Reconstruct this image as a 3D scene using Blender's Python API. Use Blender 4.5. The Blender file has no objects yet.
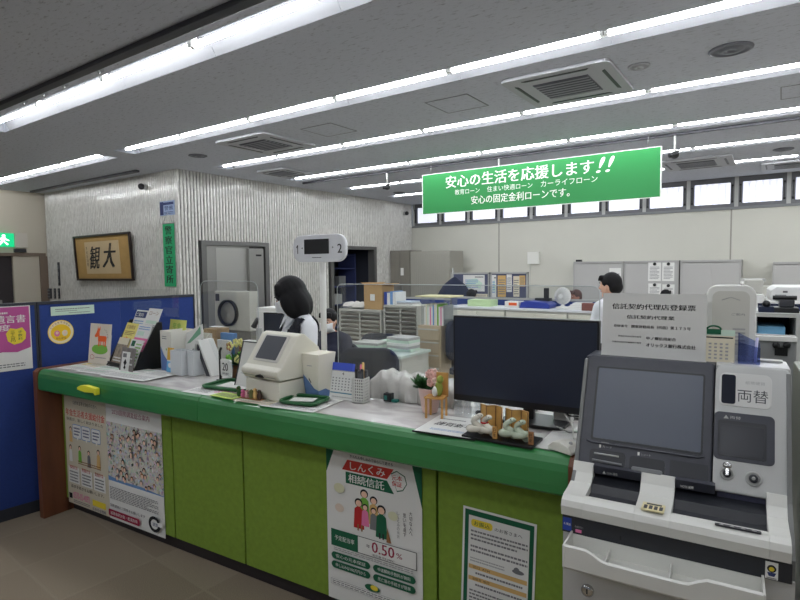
import bpy, bmesh, math, random
from mathutils import Vector, Matrix
random.seed(7)
S = bpy.context.scene; COL = S.collection
V = Vector
# ---------------------------------------------------------------- camera
F_PX, CX, CY, EYE = 550.0, 400.0, 300.0, 1.65
AX = V((0.82210349, 0.02585231, -0.56875084)); AY = V((0.569231, -0.0566978, 0.82022036)); AZ = V((-0.01104233, -0.99805662, -0.06132739))
def ray(px, py):
    c = V(((px-CX)/F_PX, (py-CY)/F_PX, 1.0))
    return V((AX.dot(c), AY.dot(c), AZ.dot(c)))
E0 = V((0, 0, EYE))
def Wz(px, py, z): r = ray(px, py); return E0 + r*((z-EYE)/r.z)
def Wy(px, py, y): r = ray(px, py); return E0 + r*(y/r.y)
def Wx(px, py, x): r = ray(px, py); return E0 + r*(x/r.x)
CA = math.radians(3.8)
K = Matrix.Translation((-.57, 1.80, 0)) @ Matrix.Rotation(CA, 4, 'Z'); KI = K.inverted()
KV = K.to_3x3() @ V((0, 1, 0)); KU = K.to_3x3() @ V((1, 0, 0))
def kz(px, py, z): return KI @ Wz(px, py, z)
def kv(px, py, v):
    p0 = K @ V((0, v, 0)); r = ray(px, py); return KI @ (E0 + r*((p0-E0).dot(KV)/r.dot(KV)))
def k2(u, v, z): return K @ V((u, v, z))
cd = bpy.data.cameras.new('camera'); cam = bpy.data.objects.new('camera', cd); COL.objects.link(cam)
cam.matrix_world = Matrix(((AX.x, -AX.y, -AX.z, 0), (AY.x, -AY.y, -AY.z, 0), (AZ.x, -AZ.y, -AZ.z, EYE), (0, 0, 0, 1)))
cd.sensor_width = 36; cd.lens = F_PX/800*36; cd.clip_start = .05; S.camera = cam
# ---------------------------------------------------------------- materials
def lin(c): return tuple(((x/255)/12.92 if x <= 10 else ((x/255+.055)/1.055)**2.4) for x in c)
MATS = {}
def mat(name, rgb, rough=.6, metal=0, noise=0, scale=8, bump=0, spec=.5, emit=0, stretch=(1, 1, 1), alpha=1, coat=0):
    if name in MATS: return MATS[name]
    m = bpy.data.materials.new(name); m.use_nodes = True; nt = m.node_tree; b = nt.nodes['Principled BSDF']
    c = (*lin(rgb), 1); b.inputs['Base Color'].default_value = c
    b.inputs['Roughness'].default_value = rough; b.inputs['Metallic'].default_value = metal
    b.inputs['Specular IOR Level'].default_value = spec
    if coat: b.inputs['Coat Weight'].default_value = coat
    if emit: b.inputs['Emission Color'].default_value = c; b.inputs['Emission Strength'].default_value = emit
    if noise or bump:
        tc = nt.nodes.new('ShaderNodeTexCoord'); mp = nt.nodes.new('ShaderNodeMapping'); mp.inputs['Scale'].default_value = stretch
        n = nt.nodes.new('ShaderNodeTexNoise'); n.inputs['Scale'].default_value = scale; n.inputs['Detail'].default_value = 4
        nt.links.new(tc.outputs['Object'], mp.inputs[0]); nt.links.new(mp.outputs[0], n.inputs['Vector'])
        if noise:
            r = nt.nodes.new('ShaderNodeMapRange'); r.inputs[1].default_value = .3; r.inputs[2].default_value = .7
            r.inputs[3].default_value = 1-noise; r.inputs[4].default_value = 1+noise
            mx = nt.nodes.new('ShaderNodeMix'); mx.data_type = 'RGBA'; mx.blend_type = 'MULTIPLY'; mx.inputs[0].default_value = 1
            mx.inputs[6].default_value = c; nt.links.new(n.outputs[0], r.inputs[0]); nt.links.new(r.outputs[0], mx.inputs[7]); nt.links.new(mx.outputs[2], b.inputs['Base Color'])
        if bump:
            bp = nt.nodes.new('ShaderNodeBump'); bp.inputs['Strength'].default_value = bump; bp.inputs['Distance'].default_value = .01
            nt.links.new(n.outputs[0], bp.inputs['Height']); nt.links.new(bp.outputs[0], b.inputs['Normal'])
    MATS[name] = m; return m
def nodes_of(name):
    m = bpy.data.materials.new(name); m.use_nodes = True; MATS[name] = m
    return m, m.node_tree, m.node_tree.nodes['Principled BSDF']
def glass(name, tint, refl=.07):
    m, nt, b = nodes_of(name); nt.nodes.remove(b)
    t = nt.nodes.new('ShaderNodeBsdfTransparent'); t.inputs[0].default_value = (*tint, 1)
    g = nt.nodes.new('ShaderNodeBsdfGlossy'); g.inputs['Roughness'].default_value = .03
    x = nt.nodes.new('ShaderNodeMixShader'); x.inputs[0].default_value = refl
    nt.links.new(t.outputs[0], x.inputs[1]); nt.links.new(g.outputs[0], x.inputs[2])
    nt.links.new(x.outputs[0], nt.nodes['Material Output'].inputs[0]); return m
WHITE = mat('white_plastic', (225, 225, 220), .45)
CREAM = mat('cream_plastic', (222, 219, 205), .4, noise=.02, scale=5)
PAPER = mat('paper_white', (226, 226, 222), .8)
PAPER2 = mat('paper_cream', (222, 214, 190), .8)
BLACK = mat('black_plastic', (16, 17, 20), .4)
INK = mat('black_ink', (28, 28, 30), .8)
GINK = mat('grey_ink', (120, 120, 122), .8)
LINK = mat('pale_grey_ink', (165, 165, 165), .8)
DGREY = mat('dark_grey_plastic', (58, 59, 64), .45, noise=.04, scale=30)
MGREY = mat('mid_grey_metal', (120, 122, 124), .5, noise=.03)
LGREY = mat('light_grey_metal', (176, 177, 174), .5, noise=.03)
OFFICE = mat('office_grey', (186, 185, 176), .55, noise=.03)
OFFICED = mat('office_dark_grey', (120, 119, 114), .55)
STEEL = mat('steel', (170, 170, 168), .3, .9)
CHROME = mat('chrome', (200, 200, 200), .15, 1)
RED = mat('red_ink', (190, 40, 40), .8); BLUE = mat('blue_plastic', (40, 70, 160), .5)
GREEN_INK = mat('green_ink', (18, 92, 62), .8); YELLOW = mat('yellow_ink', (235, 210, 60), .7)
PINK = mat('pink_ink', (225, 120, 165), .8); ORANGE = mat('orange_ink', (235, 100, 40), .8)
LGREEN = mat('light_green_ink', (120, 180, 70), .8); MAGENTA = mat('magenta_ink', (178, 62, 128), .8)
CRIMSON = mat('crimson_ink', (150, 30, 62), .8); SKYB = mat('sky_blue_ink', (110, 150, 200), .8)
TAN = mat('tan_ink', (214, 176, 112), .8); PALEG = mat('pale_green_paper', (200, 222, 205), .8)
BROWNI = mat('brown_ink', (150, 105, 65), .8); NAVYI = mat('navy_ink', (50, 60, 105), .8)
CARD = mat('cardboard', (182, 148, 100), .85, noise=.06); TANF = mat('kraft_paper', (178, 152, 112), .85, noise=.06)
NAVY = mat('navy_fabric', (28, 36, 60), .9, noise=.08, scale=60)
SKIN = mat('skin', (214, 170, 146), .55, noise=.02, spec=.3); HAIR = mat('black_hair', (15, 14, 17), .55, noise=.15, scale=90, stretch=(1, 1, .1), spec=.25)
SHIRT = mat('white_shirt', (226, 228, 232), .8, bump=.15, scale=14)
GLASS = glass('clear_acrylic', (.955, .965, .965), .05); VINYL_T = glass('clear_pocket', (.9, .92, .93), .12)
WOOD = mat('reddish_wood', (112, 68, 46), .4, noise=.22, scale=6, stretch=(2, 2, .3), bump=.05)
DWOOD = mat('dark_brown_laminate', (66, 44, 36), .5, noise=.12, scale=6, stretch=(3, 3, .4))
OAK = mat('pale_wood', (200, 150, 82), .5, noise=.12, scale=14, stretch=(1, 1, .2))
GOLD = mat('gold_leaf_screen', (205, 160, 90), .45, noise=.1, scale=20)
LEAF = mat('leaf_green', (52, 100, 50), .6, noise=.2, scale=30)
# ---------------------------------------------------------------- mesh builder
class MB:
    def __init__(s): s.v = []; s.f = []; s.m = []; s.sm = []; s.mats = []; s.M = Matrix.Identity(4)
    def mi(s, m):
        if m not in s.mats: s.mats.append(m)
        return s.mats.index(m)
    def add(s, vs, fs, m, smooth=False):
        o = len(s.v); s.v += [tuple(s.M @ V(p)) for p in vs]; k = s.mi(m)
        for f in fs: s.f.append(tuple(o+i for i in f)); s.m.append(k); s.sm.append(smooth)
        return s
    def box(s, x0, x1, y0, y1, z0, z1, m):
        vs = [(x, y, z) for x in (x0, x1) for y in (y0, y1) for z in (z0, z1)]
        return s.add(vs, [(0, 1, 3, 2), (4, 6, 7, 5), (0, 4, 5, 1), (2, 3, 7, 6), (0, 2, 6, 4), (1, 5, 7, 3)], m)
    def prism(s, poly, a, b, m, axis='y', smooth=False):
        n = len(poly)
        def q(p, t): return {'y': (p[0], t, p[1]), 'x': (t, p[0], p[1]), 'z': (p[0], p[1], t)}[axis]
        vs = [q(p, a) for p in poly]+[q(p, b) for p in poly]
        s.add(vs, [(i, (i+1) % n, n+(i+1) % n, n+i) for i in range(n)], m, smooth)
        return s.add(vs, [tuple(range(n))[::-1], tuple(range(n, 2*n))], m)
    def cyl(s, p0, p1, r0, r1=None, m=None, n=16, smooth=True):
        p0, p1 = V(p0), V(p1); r1 = r0 if r1 is None else r1; d = (p1-p0).normalized(); a = d.orthogonal().normalized(); b = d.cross(a)
        vs = []
        for p, r in ((p0, r0), (p1, r1)):
            for i in range(n): t = 2*math.pi*i/n; vs.append(p+(a*math.cos(t)+b*math.sin(t))*r)
        s.add(vs, [(i, (i+1) % n, n+(i+1) % n, n+i) for i in range(n)], m, smooth)
        return s.add(vs, [tuple(range(n))[::-1], tuple(range(n, 2*n))], m)
    def tube(s, path, r, m, n=8, closed=False):
        P = [V(p) for p in path]; vs = []; a = None; N = len(P)
        for i, p in enumerate(P):
            d = (P[(i+1) % N]-P[i-1]) if closed or 0 < i < N-1 else (P[1]-P[0] if i == 0 else P[-1]-P[-2])
            d.normalize(); a = d.orthogonal().normalized() if a is None else (a-d*a.dot(d)).normalized(); b = d.cross(a)
            rr = r[i] if isinstance(r, (list, tuple)) else r
            for k in range(n): t = 2*math.pi*k/n; vs.append(p+(a*math.cos(t)+b*math.sin(t))*rr)
        L = N if closed else N-1
        fs = [(i*n+k, i*n+(k+1) % n, ((i+1) % N)*n+(k+1) % n, ((i+1) % N)*n+k) for i in range(L) for k in range(n)]
        s.add(vs, fs, m, True)
        if not closed: s.add(vs, [tuple(range(n))[::-1], tuple(range((N-1)*n, N*n))], m)
        return s
    def ball(s, c, r, m, nu=16, nv=10):
        if not hasattr(r, '__len__'): r = (r, r, r)
        vs = [(c[0], c[1], c[2]-r[2])]
        for j in range(1, nv):
            t = -math.pi/2+math.pi*j/nv
            for i in range(nu): a = 2*math.pi*i/nu; vs.append((c[0]+r[0]*math.cos(t)*math.cos(a), c[1]+r[1]*math.cos(t)*math.sin(a), c[2]+r[2]*math.sin(t)))
        vs.append((c[0], c[1], c[2]+r[2])); fs = [(0, 1+(i+1) % nu, 1+i) for i in range(nu)]
        for j in range(nv-2):
            for i in range(nu): a = 1+j*nu; fs.append((a+i, a+(i+1) % nu, a+nu+(i+1) % nu, a+nu+i))
        a = 1+(nv-2)*nu; L = len(vs)-1; fs += [(a+i, a+(i+1) % nu, L) for i in range(nu)]
        return s.add(vs, fs, m, True)
    def lathe(s, prof, c, m, n=24):
        vs = []
        for r, z in prof:
            for i in range(n): a = 2*math.pi*i/n; vs.append((c[0]+r*math.cos(a), c[1]+r*math.sin(a), c[2]+z))
        fs = [(j*n+i, j*n+(i+1) % n, (j+1)*n+(i+1) % n, (j+1)*n+i) for j in range(len(prof)-1) for i in range(n)]
        s.add(vs, fs, m, True)
        return s.add(vs, [tuple(range(n))[::-1], tuple(range((len(prof)-1)*n, len(prof)*n))], m)
    def grid(s, fn, nu, nv, m, smooth=True):
        vs = [fn(i/nu, j/nv) for j in range(nv+1) for i in range(nu+1)]; w = nu+1
        return s.add(vs, [(j*w+i, j*w+i+1, (j+1)*w+i+1, (j+1)*w+i) for j in range(nv) for i in range(nu)], m, smooth)
    def build(s, name, parent=None, bevel=0, seg=2, label=None, loc=None, mtx=None, solid=0):
        me = bpy.data.meshes.new(name); me.from_pydata([tuple(p) for p in s.v], [], s.f)
        for m in s.mats: me.materials.append(m)
        for p, k, q in zip(me.polygons, s.m, s.sm): p.material_index = k; p.use_smooth = q
        bm = bmesh.new(); bm.from_mesh(me)
        bmesh.ops.remove_doubles(bm, verts=bm.verts, dist=1e-6)
        if bevel:
            es = [e for e in bm.edges if len(e.link_faces) == 2 and e.calc_face_angle(0) > .6]
            bmesh.ops.bevel(bm, geom=es, offset=bevel, segments=seg, affect='EDGES', profile=.6, clamp_overlap=True)
            if seg > 1:
                for f in bm.faces: f.smooth = f.smooth or f.calc_area() < bevel*bevel*.0
        bmesh.ops.recalc_face_normals(bm, faces=bm.faces) if not solid else None
        if solid: bmesh.ops.solidify(bm, geom=bm.faces[:], thickness=solid)
        bm.to_mesh(me); bm.free()
        o = bpy.data.objects.new(name, me); COL.objects.link(o)
        if parent is not None: o.parent = parent
        if label: o['label'] = label
        if mtx is not None: o.matrix_basis = mtx
        elif loc is not None: o.location = loc
        return o
def tag(o, label, cat, group=None, kind=None):
    o['label'] = label; o['category'] = cat
    if group: o['group'] = group
    if kind: o['kind'] = kind
    return o
def thing(name, label, cat, mtx=None, group=None):
    o = bpy.data.objects.new(name, None); COL.objects.link(o); o.empty_display_size = .1
    if mtx is not None: o.matrix_world = mtx
    return tag(o, label, cat, group)
def struct(name, mb, **k):
    o = mb.build(name, **k); o['kind'] = 'structure'; return o
def dup(r, mtx, label, cat=None, group=None):
    c = r.copy(); COL.objects.link(c); c.matrix_world = mtx; tag(c, label, cat or r['category'], group or r.get('group'))
    for ch in list(r.children):
        d = ch.copy(); COL.objects.link(d); d.parent = c; d.matrix_basis = ch.matrix_basis.copy()
        for g in list(ch.children):
            e = g.copy(); COL.objects.link(e); e.parent = d; e.matrix_basis = g.matrix_basis.copy()
    return c
def T(x, y, z, rz=0): return Matrix.Translation((x, y, z)) @ Matrix.Rotation(rz, 4, 'Z')
def TK(u, v, z, rz=0): return K @ T(u, v, z, rz)
def frame(p, right, up):
    r = V(right).normalized(); u = V(up); u = (u-r*u.dot(r)).normalized(); n = r.cross(u)
    return Matrix(((r.x, u.x, n.x, p[0]), (r.y, u.y, n.y, p[1]), (r.z, u.z, n.z, p[2]), (0, 0, 0, 1)))
def rr(x0, y0, x1, y1, r, n=5):
    P = []
    for cx, cy, a in ((x1-r, y0+r, -90), (x1-r, y1-r, 0), (x0+r, y1-r, 90), (x0+r, y0+r, 180)):
        for i in range(n+1): t = math.radians(a+90*i/n); P.append((cx+r*math.cos(t), cy+r*math.sin(t)))
    return P
# ---------------------------------------------------------------- lettering
TXT = {}
def glyphs(body, bold=0, shear=0):
    k = (body, shear)
    if k in TXT: return TXT[k]
    c = bpy.data.curves.new('t', 'FONT'); c.body = body; c.shear = shear; c.resolution_u = 2
    o = bpy.data.objects.new('t', c); COL.objects.link(o)
    me = bpy.data.meshes.new_from_object(o.evaluated_get(bpy.context.evaluated_depsgraph_get()))
    vs = [(v.co.x, v.co.y) for v in me.vertices]; fs = [tuple(p.vertices) for p in me.polygons]
    bpy.data.objects.remove(o); bpy.data.curves.remove(c); bpy.data.meshes.remove(me)
    if not vs: vs = [(0, 0), (1, 0), (1, 1)]; fs = []
    x0 = min(v[0] for v in vs); x1 = max(v[0] for v in vs); y0 = min(v[1] for v in vs); y1 = max(v[1] for v in vs)
    TXT[k] = ([((x-x0)/max(x1-x0, .01), (y-y0)/max(y1-y0, .01)) for x, y in vs], fs); return TXT[k]
def draw(mb, W, H, el, z0=.0004):
    """adds printed elements (fractions of the sheet, origin bottom left) to mb in sheet frame"""
    for i, e in enumerate(el):
        z = z0+.00012*i; k = e[0]
        if k == 't':
            _, s, x0, y0, x1, y1, m, b = e[:8]; sh = e[8] if len(e) > 8 else 0
            vs, fs = glyphs(s, b, sh); hh = (y1-y0)*H*b*.5
            for q in ((-1, 1) if b else (0,)): mb.add([((x0+x*(x1-x0))*W+q*hh, (y0+y*(y1-y0))*H, z+q*.00002) for x, y in vs], fs, m)
        elif k == 'v':
            _, s, x0, y0, x1, y1, m, b = e; n = len(s); h = (y1-y0)/n
            for j, ch in enumerate(s):
                vs, fs = glyphs(ch); yb = y1-(j+1)*h+.08*h; hh = .84*h
                for q in ((-1, 1) if b else (0,)): mb.add([((x0+x*(x1-x0))*W+q*b*.5*hh*H, (yb+y*hh)*H, z+q*.00002) for x, y in vs], fs, m)
        elif k == 'r':
            _, x0, y0, x1, y1, m = e; mb.add([(x0*W, y0*H, z), (x1*W, y0*H, z), (x1*W, y1*H, z), (x0*W, y1*H, z)], [(0, 1, 2, 3)], m)
        elif k == 'rr':
            _, x0, y0, x1, y1, r, m = e; P = rr(x0*W, y0*H, x1*W, y1*H, r); mb.add([(x, y, z) for x, y in P], [tuple(range(len(P)))], m)
        elif k == 'e':
            _, cx, cy, rx, ry, m = e; mb.add([(cx*W+rx*W*math.cos(t*math.pi/12), cy*H+ry*H*math.sin(t*math.pi/12), z) for t in range(24)], [tuple(range(24))], m)
        elif k == 'p':
            _, P, m = e; mb.add([(x*W, y*H, z) for x, y in P], [tuple(range(len(P)))], m)
        elif k == 'l':                                             # rows of small print
            _, x0, y0, x1, y1, n, m = e; h = (y1-y0)/n
            for j in range(n):
                x = x0; yb = y1-(j+.8)*h
                end = x1-(random.random()*.3*(x1-x0) if j % 3 == 2 else 0)
                while x < end-1e-4:
                    w = min((.03+.05*random.random())*(x1-x0), end-x); mb.add([(x*W, yb*H, z), ((x+w*.8)*W, yb*H, z), ((x+w*.8)*W, (yb+h*.45)*H, z), (x*W, (yb+h*.45)*H, z)], [(0, 1, 2, 3)], m); x += w
def sheet(name, label, cat, F, W, H, m, el, th=.0012, group=None, curl=0, parent=None, shape=None):
    """a printed sheet: F = frame at its bottom left corner (x right, y up, z towards the reader)"""
    mb = MB()
    if shape: mb.prism([(x*W, y*H) for x, y in shape], -th, 0, m, 'z')
    else: mb.box(0, W, 0, H, -th, 0, m)
    o = mb.build(name, parent)
    if parent is None: o.matrix_world = F; tag(o, label, cat, group)
    else: o.matrix_basis = F
    if el:
        p = MB(); draw(p, W, H, el); p.build('printed_artwork', o)
    return o
# ================================================================ THE ROOM
CZ = 3.15; XL = -11.94; XT = -7.53; YT = 5.0; YB = 11.4
# ceiling of pitted acoustic board
CEIL, nt, b = nodes_of('ceiling_board')
tc = nt.nodes.new('ShaderNodeTexCoord'); mp = nt.nodes.new('ShaderNodeMapping'); mp.inputs['Scale'].default_value = (9, 26, 1)
n1 = nt.nodes.new('ShaderNodeTexNoise'); n1.inputs['Scale'].default_value = 1.6; n1.inputs['Detail'].default_value = 5; n1.inputs['Roughness'].default_value = .75
r1 = nt.nodes.new('ShaderNodeValToRGB'); r1.color_ramp.elements[0].position = .34; r1.color_ramp.elements[0].color = (*lin((150, 152, 160)), 1)
r1.color_ramp.elements[1].position = .45; r1.color_ramp.elements[1].color = (*lin((192, 195, 204)), 1)
nt.links.new(tc.outputs['Object'], mp.inputs[0]); nt.links.new(mp.outputs[0], n1.inputs['Vector']); nt.links.new(n1.outputs[0], r1.inputs[0]); nt.links.new(r1.outputs[0], b.inputs['Base Color'])
bp = nt.nodes.new('ShaderNodeBump'); bp.inputs['Strength'].default_value = .25; bp.inputs['Distance'].default_value = .003
nt.links.new(r1.outputs[0], bp.inputs['Height']); nt.links.new(bp.outputs[0], b.inputs['Normal']); b.inputs['Roughness'].default_value = .95
SW = .28; ROWS = {k: 2.28+1.47*k for k in range(-3, 6)}; pass
mb = MB(); ys = -4.0
for k in sorted(ROWS):
    y = ROWS[k]; mb.box(XL-.1, 5, ys, y, CZ, CZ+.14, CEIL)
    xs = {-2: -6.98}.get(k, -6.98)
    if k == 1: mb.box(-7.40, -6.98, y, y+SW, CZ, CZ+.14, CEIL)
    else: mb.box(XL-.1, -.97 if k == -1 else xs, y, y+SW, CZ, CZ+.14, CEIL)
    ys = y+SW
mb.box(XL-.1, 5, ys, YB+.1, CZ, CZ+.14, CEIL)
struct('ceiling', mb)
# floor carpet tiles
CARP, nt, b = nodes_of('carpet_tiles')
tc = nt.nodes.new('ShaderNodeTexCoord'); mp = nt.nodes.new('ShaderNodeMapping'); mp.inputs['Rotation'].default_value = (0, 0, CA)
br = nt.nodes.new('ShaderNodeTexBrick'); br.offset = 0; br.inputs['Scale'].default_value = 1; br.inputs['Brick Width'].default_value = .5; br.inputs['Row Height'].default_value = .5
br.inputs['Mortar Size'].default_value = .012; br.inputs['Mortar Smooth'].default_value = 1
br.inputs['Color1'].default_value = (*lin((140, 127, 110)), 1); br.inputs['Color2'].default_value = (*lin((152, 139, 121)), 1); br.inputs['Mortar'].default_value = (*lin((152, 140, 122)), 1)
n1 = nt.nodes.new('ShaderNodeTexNoise'); n1.inputs['Scale'].default_value = 260; n1.inputs['Detail'].default_value = 2
mx = nt.nodes.new('ShaderNodeMix'); mx.data_type = 'RGBA'; mx.blend_type = 'OVERLAY'; mx.inputs[0].default_value = .6
nt.links.new(tc.outputs['Object'], mp.inputs[0]); nt.links.new(mp.outputs[0], br.inputs['Vector']); nt.links.new(tc.outputs['Object'], n1.inputs['Vector'])
nt.links.new(br.outputs[0], mx.inputs[6]); nt.links.new(n1.outputs[0], mx.inputs[7]); nt.links.new(mx.outputs[2], b.inputs['Base Color']); b.inputs['Roughness'].default_value = .97; b.inputs['Specular IOR Level'].default_value = .1
OFL = mat('office_bounce_floor', (206, 202, 192), .35, noise=.04, scale=2)  # unseen office floor, made pale to bounce light up to the ceiling
struct('floor', MB().box(XL-.1, 5, -4, 2.3, -.1, 0, CARP)); struct('floor_office', MB().box(XL-.1, 5, 2.3, YB+.1, -.1, 0, OFL))
# fluted mosaic wall
TILE, nt, b = nodes_of('mosaic_tile')
tc = nt.nodes.new('ShaderNodeTexCoord'); mp = nt.nodes.new('ShaderNodeMapping'); mp.inputs['Scale'].default_value = (50, 50, 16)
vr = nt.nodes.new('ShaderNodeTexVoronoi'); vr.inputs['Scale'].default_value = 1; vr.inputs['Randomness'].default_value = .7
r1 = nt.nodes.new('ShaderNodeValToRGB'); r1.color_ramp.elements[0].position = .0; r1.color_ramp.elements[0].color = (*lin((196, 194, 188)), 1)
r1.color_ramp.elements[1].position = .35; r1.color_ramp.elements[1].color = (*lin((208, 206, 200)), 1)
e = r1.color_ramp.elements.new(1); e.color = (*lin((220, 219, 213)), 1)
nt.links.new(tc.outputs['Object'], mp.inputs[0]); nt.links.new(mp.outputs[0], vr.inputs['Vector']); sp = nt.nodes.new('ShaderNodeSeparateColor')
nt.links.new(vr.outputs['Color'], sp.inputs[0]); nt.links.new(sp.outputs[0], r1.inputs[0]); nt.links.new(r1.outputs[0], b.inputs['Base Color']); b.inputs['Roughness'].default_value = .13; b.inputs['Specular IOR Level'].default_value = .7
bp = nt.nodes.new('ShaderNodeBump'); bp.inputs['Strength'].default_value = .5; bp.inputs['Distance'].default_value = .008
nt.links.new(sp.outputs[1], bp.inputs['Height']); nt.links.new(bp.outputs[0], b.inputs['Normal'])
GROUT = mat('dark_grout', (50, 50, 49), .9, noise=.15, scale=20)
def flutes(mb, n, pitch, base):
    """ribs along local x, facing -y, height CZ; base = list of (i0, i1, z0) door cuts"""
    for i in range(n):
        z0 = 0
        for a, c, z in base:
            if a <= i < c: z0 = z
        x = i*pitch; w = pitch*.72
        mb.prism([(x, 0), (x, -.018), (x+.008, -.026), (x+w-.008, -.026), (x+w, -.018), (x+w, 0)], z0, CZ, TILE, 'z')
P_ = .0588
mb = MB(); n = int((XT-XL)/P_); mb.box(XL, XT, YT, YT+.15, 0, CZ, GROUT); mb.M = Matrix.Translation((XT-n*P_, YT, 0)); flutes(mb, n, P_, [])
struct('wall_left', mb)
d1a, d1b, d2a, d2b, DH = 5.36, 6.75, 8.38, 9.92, 2.09
mb = MB(); L = YB-YT
mb.box(XT-.15, XT, YT+.15, d1a, 0, CZ, GROUT); mb.box(XT-.15, XT, d1b, d2a, 0, CZ, GROUT); mb.box(XT-.15, XT, d2b, YB, 0, CZ, GROUT)
mb.box(XT-.15, XT, d1a, d1b, DH, CZ, GROUT); mb.box(XT-.15, XT, d2a, d2b, DH, CZ, GROUT)
mb.M = Matrix.Translation((XT, YT-.026, 0)) @ Matrix.Rotation(math.pi/2, 4, 'Z'); n = int((L+.02)/P_)
flutes(mb, n, P_, [(int((d1a-YT)/P_), int((d1b-YT)/P_)+1, DH), (int((d2a-YT)/P_), int((d2b-YT)/P_)+1, DH)])
struct('wall_inner', mb)
PAINT = mat('beige_paint', (206, 198, 182), .7, noise=.02, scale=2)
WALLB = mat('back_wall_panel', (204, 203, 192), .6, noise=.02, scale=1.5)
mb = MB(); mb.box(XT, 5.1, YB, YB+.12, 0, 2.6, WALLB)
SEAM = mat('panel_seam', (150, 148, 138), .8)
struct('wall_back', mb)
mb = MB()
for x in (Wy(499, 240, YB).x, Wy(731, 230, YB).x, 2.6): mb.box(x-.012, x+.012, YB-.004, YB, 0, 2.6, SEAM)
struct('trim_1', mb)
mb = MB(); mb.box(XT, 5.1, YB-.03, YB+.12, 2.585, 2.63, MGREY); struct('trim_2', mb)
struct('wall_right', MB().box(5, 5.1, -4, YB, 0, CZ, PAINT)); m = MB(); m.box(XL, 5, -4.1, -4, 2.75, CZ, PAINT); m.box(XL, 5, -4.1, -4, 0, .12, PAINT); m.box(XL, -6.5, -4.1, -4, .12, 2.75, PAINT)  # unseen wall behind the camera; openings added to let in fill daylight
struct('wall_front_fill_opening', m); m = MB()
for x in (-6.5, -4.2, -1.9, .4, 2.7, 4.94): m.box(x, x+.06, -4.1, -4, .12, 2.75, MGREY)  # bars across the added, unseen openings
struct('trim_7', m)
# far left wall with a doorway
pa = Wx(14, 280, XL); pb = Wx(32, 280, XL); lz = Wx(14, 254.5, XL).z
mb = MB(); mb.box(XL-.12, XL, -4, YT+.1, lz, CZ, PAINT); mb.box(XL-.12, XL, pa.y, YT+.1, 0, lz, PAINT); mb.box(XL-.12, XL, -4, pa.y-1.6, 0, lz, PAINT)
struct('wall_far', mb)
mb = MB(); mb.box(XL, XL+.03, pa.y-1.7, YT-.04, lz-.03, lz+.03, mat('brown_trim', (128, 112, 98), .6)); mb.box(XL, XL+.05, YT-.15, YT-.0, 0, lz-.03, MATS['brown_trim']); struct('trim_3', mb)
mb = MB(); mb.box(XL-.1, XL-.06, pa.y-1.6, pa.y, 0, lz, mat('dark_door', (52, 46, 50), .5))
dd = struct('door_3', mb, bevel=.002); MB().box(XL-.06, XL-.03, pa.y-.25, pa.y-.2, .95, 1.1, STEEL).build('door_handle', dd)
# high windows
PANE, nt, b = nodes_of('translucent_pane')
b.inputs['Base Color'].default_value = (.8, .8, .85, 1); b.inputs['Roughness'].default_value = .3
tc = nt.nodes.new('ShaderNodeTexCoord'); wv = nt.nodes.new('ShaderNodeTexWave'); wv.inputs['Scale'].default_value = 3.2; wv.inputs['Distortion'].default_value = .4
r1 = nt.nodes.new('ShaderNodeValToRGB'); r1.color_ramp.elements[0].color = (.40, .44, .60, 1); r1.color_ramp.elements[1].color = (.80, .82, .92, 1); r1.color_ramp.elements[1].position = .35
nt.links.new(tc.outputs['Object'], wv.inputs[0]); nt.links.new(wv.outputs[0], r1.inputs[0]); nt.links.new(r1.outputs[0], b.inputs['Emission Color']); b.inputs['Emission Strength'].default_value = .72
FRM = mat('window_frame_grey', (100, 101, 104), .5)
for i in range(13):
    x = -7.36+.752*i; mb = MB()
    mb.box(x-.06, x+.63, YB-.02, YB+.06, 2.63, 2.69, FRM); mb.box(x-.06, x+.63, YB-.02, YB+.06, 3.06, CZ, FRM)
    mb.box(x-.06, x, YB-.02, YB+.06, 2.69, 3.06, FRM); mb.box(x+.57, x+.63, YB-.02, YB+.06, 2.69, 3.06, FRM)
    w = struct('window_%d' % (i+1), mb)
    MB().box(0, .57, 0, .02, 2.69, 3.06, PANE).build('window_pane', w, loc=(x, YB+.02, 0))
    for dx in (-.03, .6):
        q = MB(); q.box(x+dx-.008, x+dx+.008, YB-.05, YB-.02, 2.72, 3.0, BLACK); q.ball((x+dx, YB-.05, 2.72), .02, BLACK, 8, 6); q.ball((x+dx, YB-.05, 3.0), .02, BLACK, 8, 6); q.build('window_latch', w)
mb = MB()
for i in range(14): x = -7.36+.752*i; mb.box(x-.122, x-.06, YB-.02, YB+.06, 2.63, CZ, LGREY)
struct('trim_4', mb)
# recessed fluorescent lights
REFL = mat('fixture_reflector', (118, 119, 122), .5)
TUBEM = mat('fluorescent_tube', (248, 251, 255), .5, emit=26)
U = 1.17
def fixture():
    t = thing('ceiling_light', '', 'ceiling light')
    m = MB(); g = .02
    prof = [(0, 0), (SW*.18, .085), (SW*.82, .085), (SW, 0), (SW, .1), (0, .1)]
    m.prism([(p[0]+.001 if p[0] < .1 else p[0]-.001, p[1]) for p in prof], 0, U-.002, REFL, 'x'); m.build('reflector', t)
    m = MB(); m.cyl((.03, .085, .012), (U-.03, .085, .012), .019, None, TUBEM, 10); m.build('tube', t)
    for x in (.0, U-.032): MB().box(x+.004, x+.028, .065, .105, .0, .084, WHITE).build('lamp_holder', t)
    return t
FX = fixture(); first = True
ORD = ['leftmost', 'second', 'third', 'fourth', 'fifth', 'sixth', 'seventh', 'eighth', 'ninth', 'tenth']
RN = {-3: 'in an unseen fill row added behind the customers', -1: 'added unseen above the exchange machine to light it', -2: 'over the customer side', 0: 'over the counter edge, nearest row', 1: 'in the second row back', 2: 'in the third row back', 3: 'in the fourth row back', 4: 'in the fifth row back', 5: 'in the farthest row by the windows'}  # rearmost row is out of view, added as fill light
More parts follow.
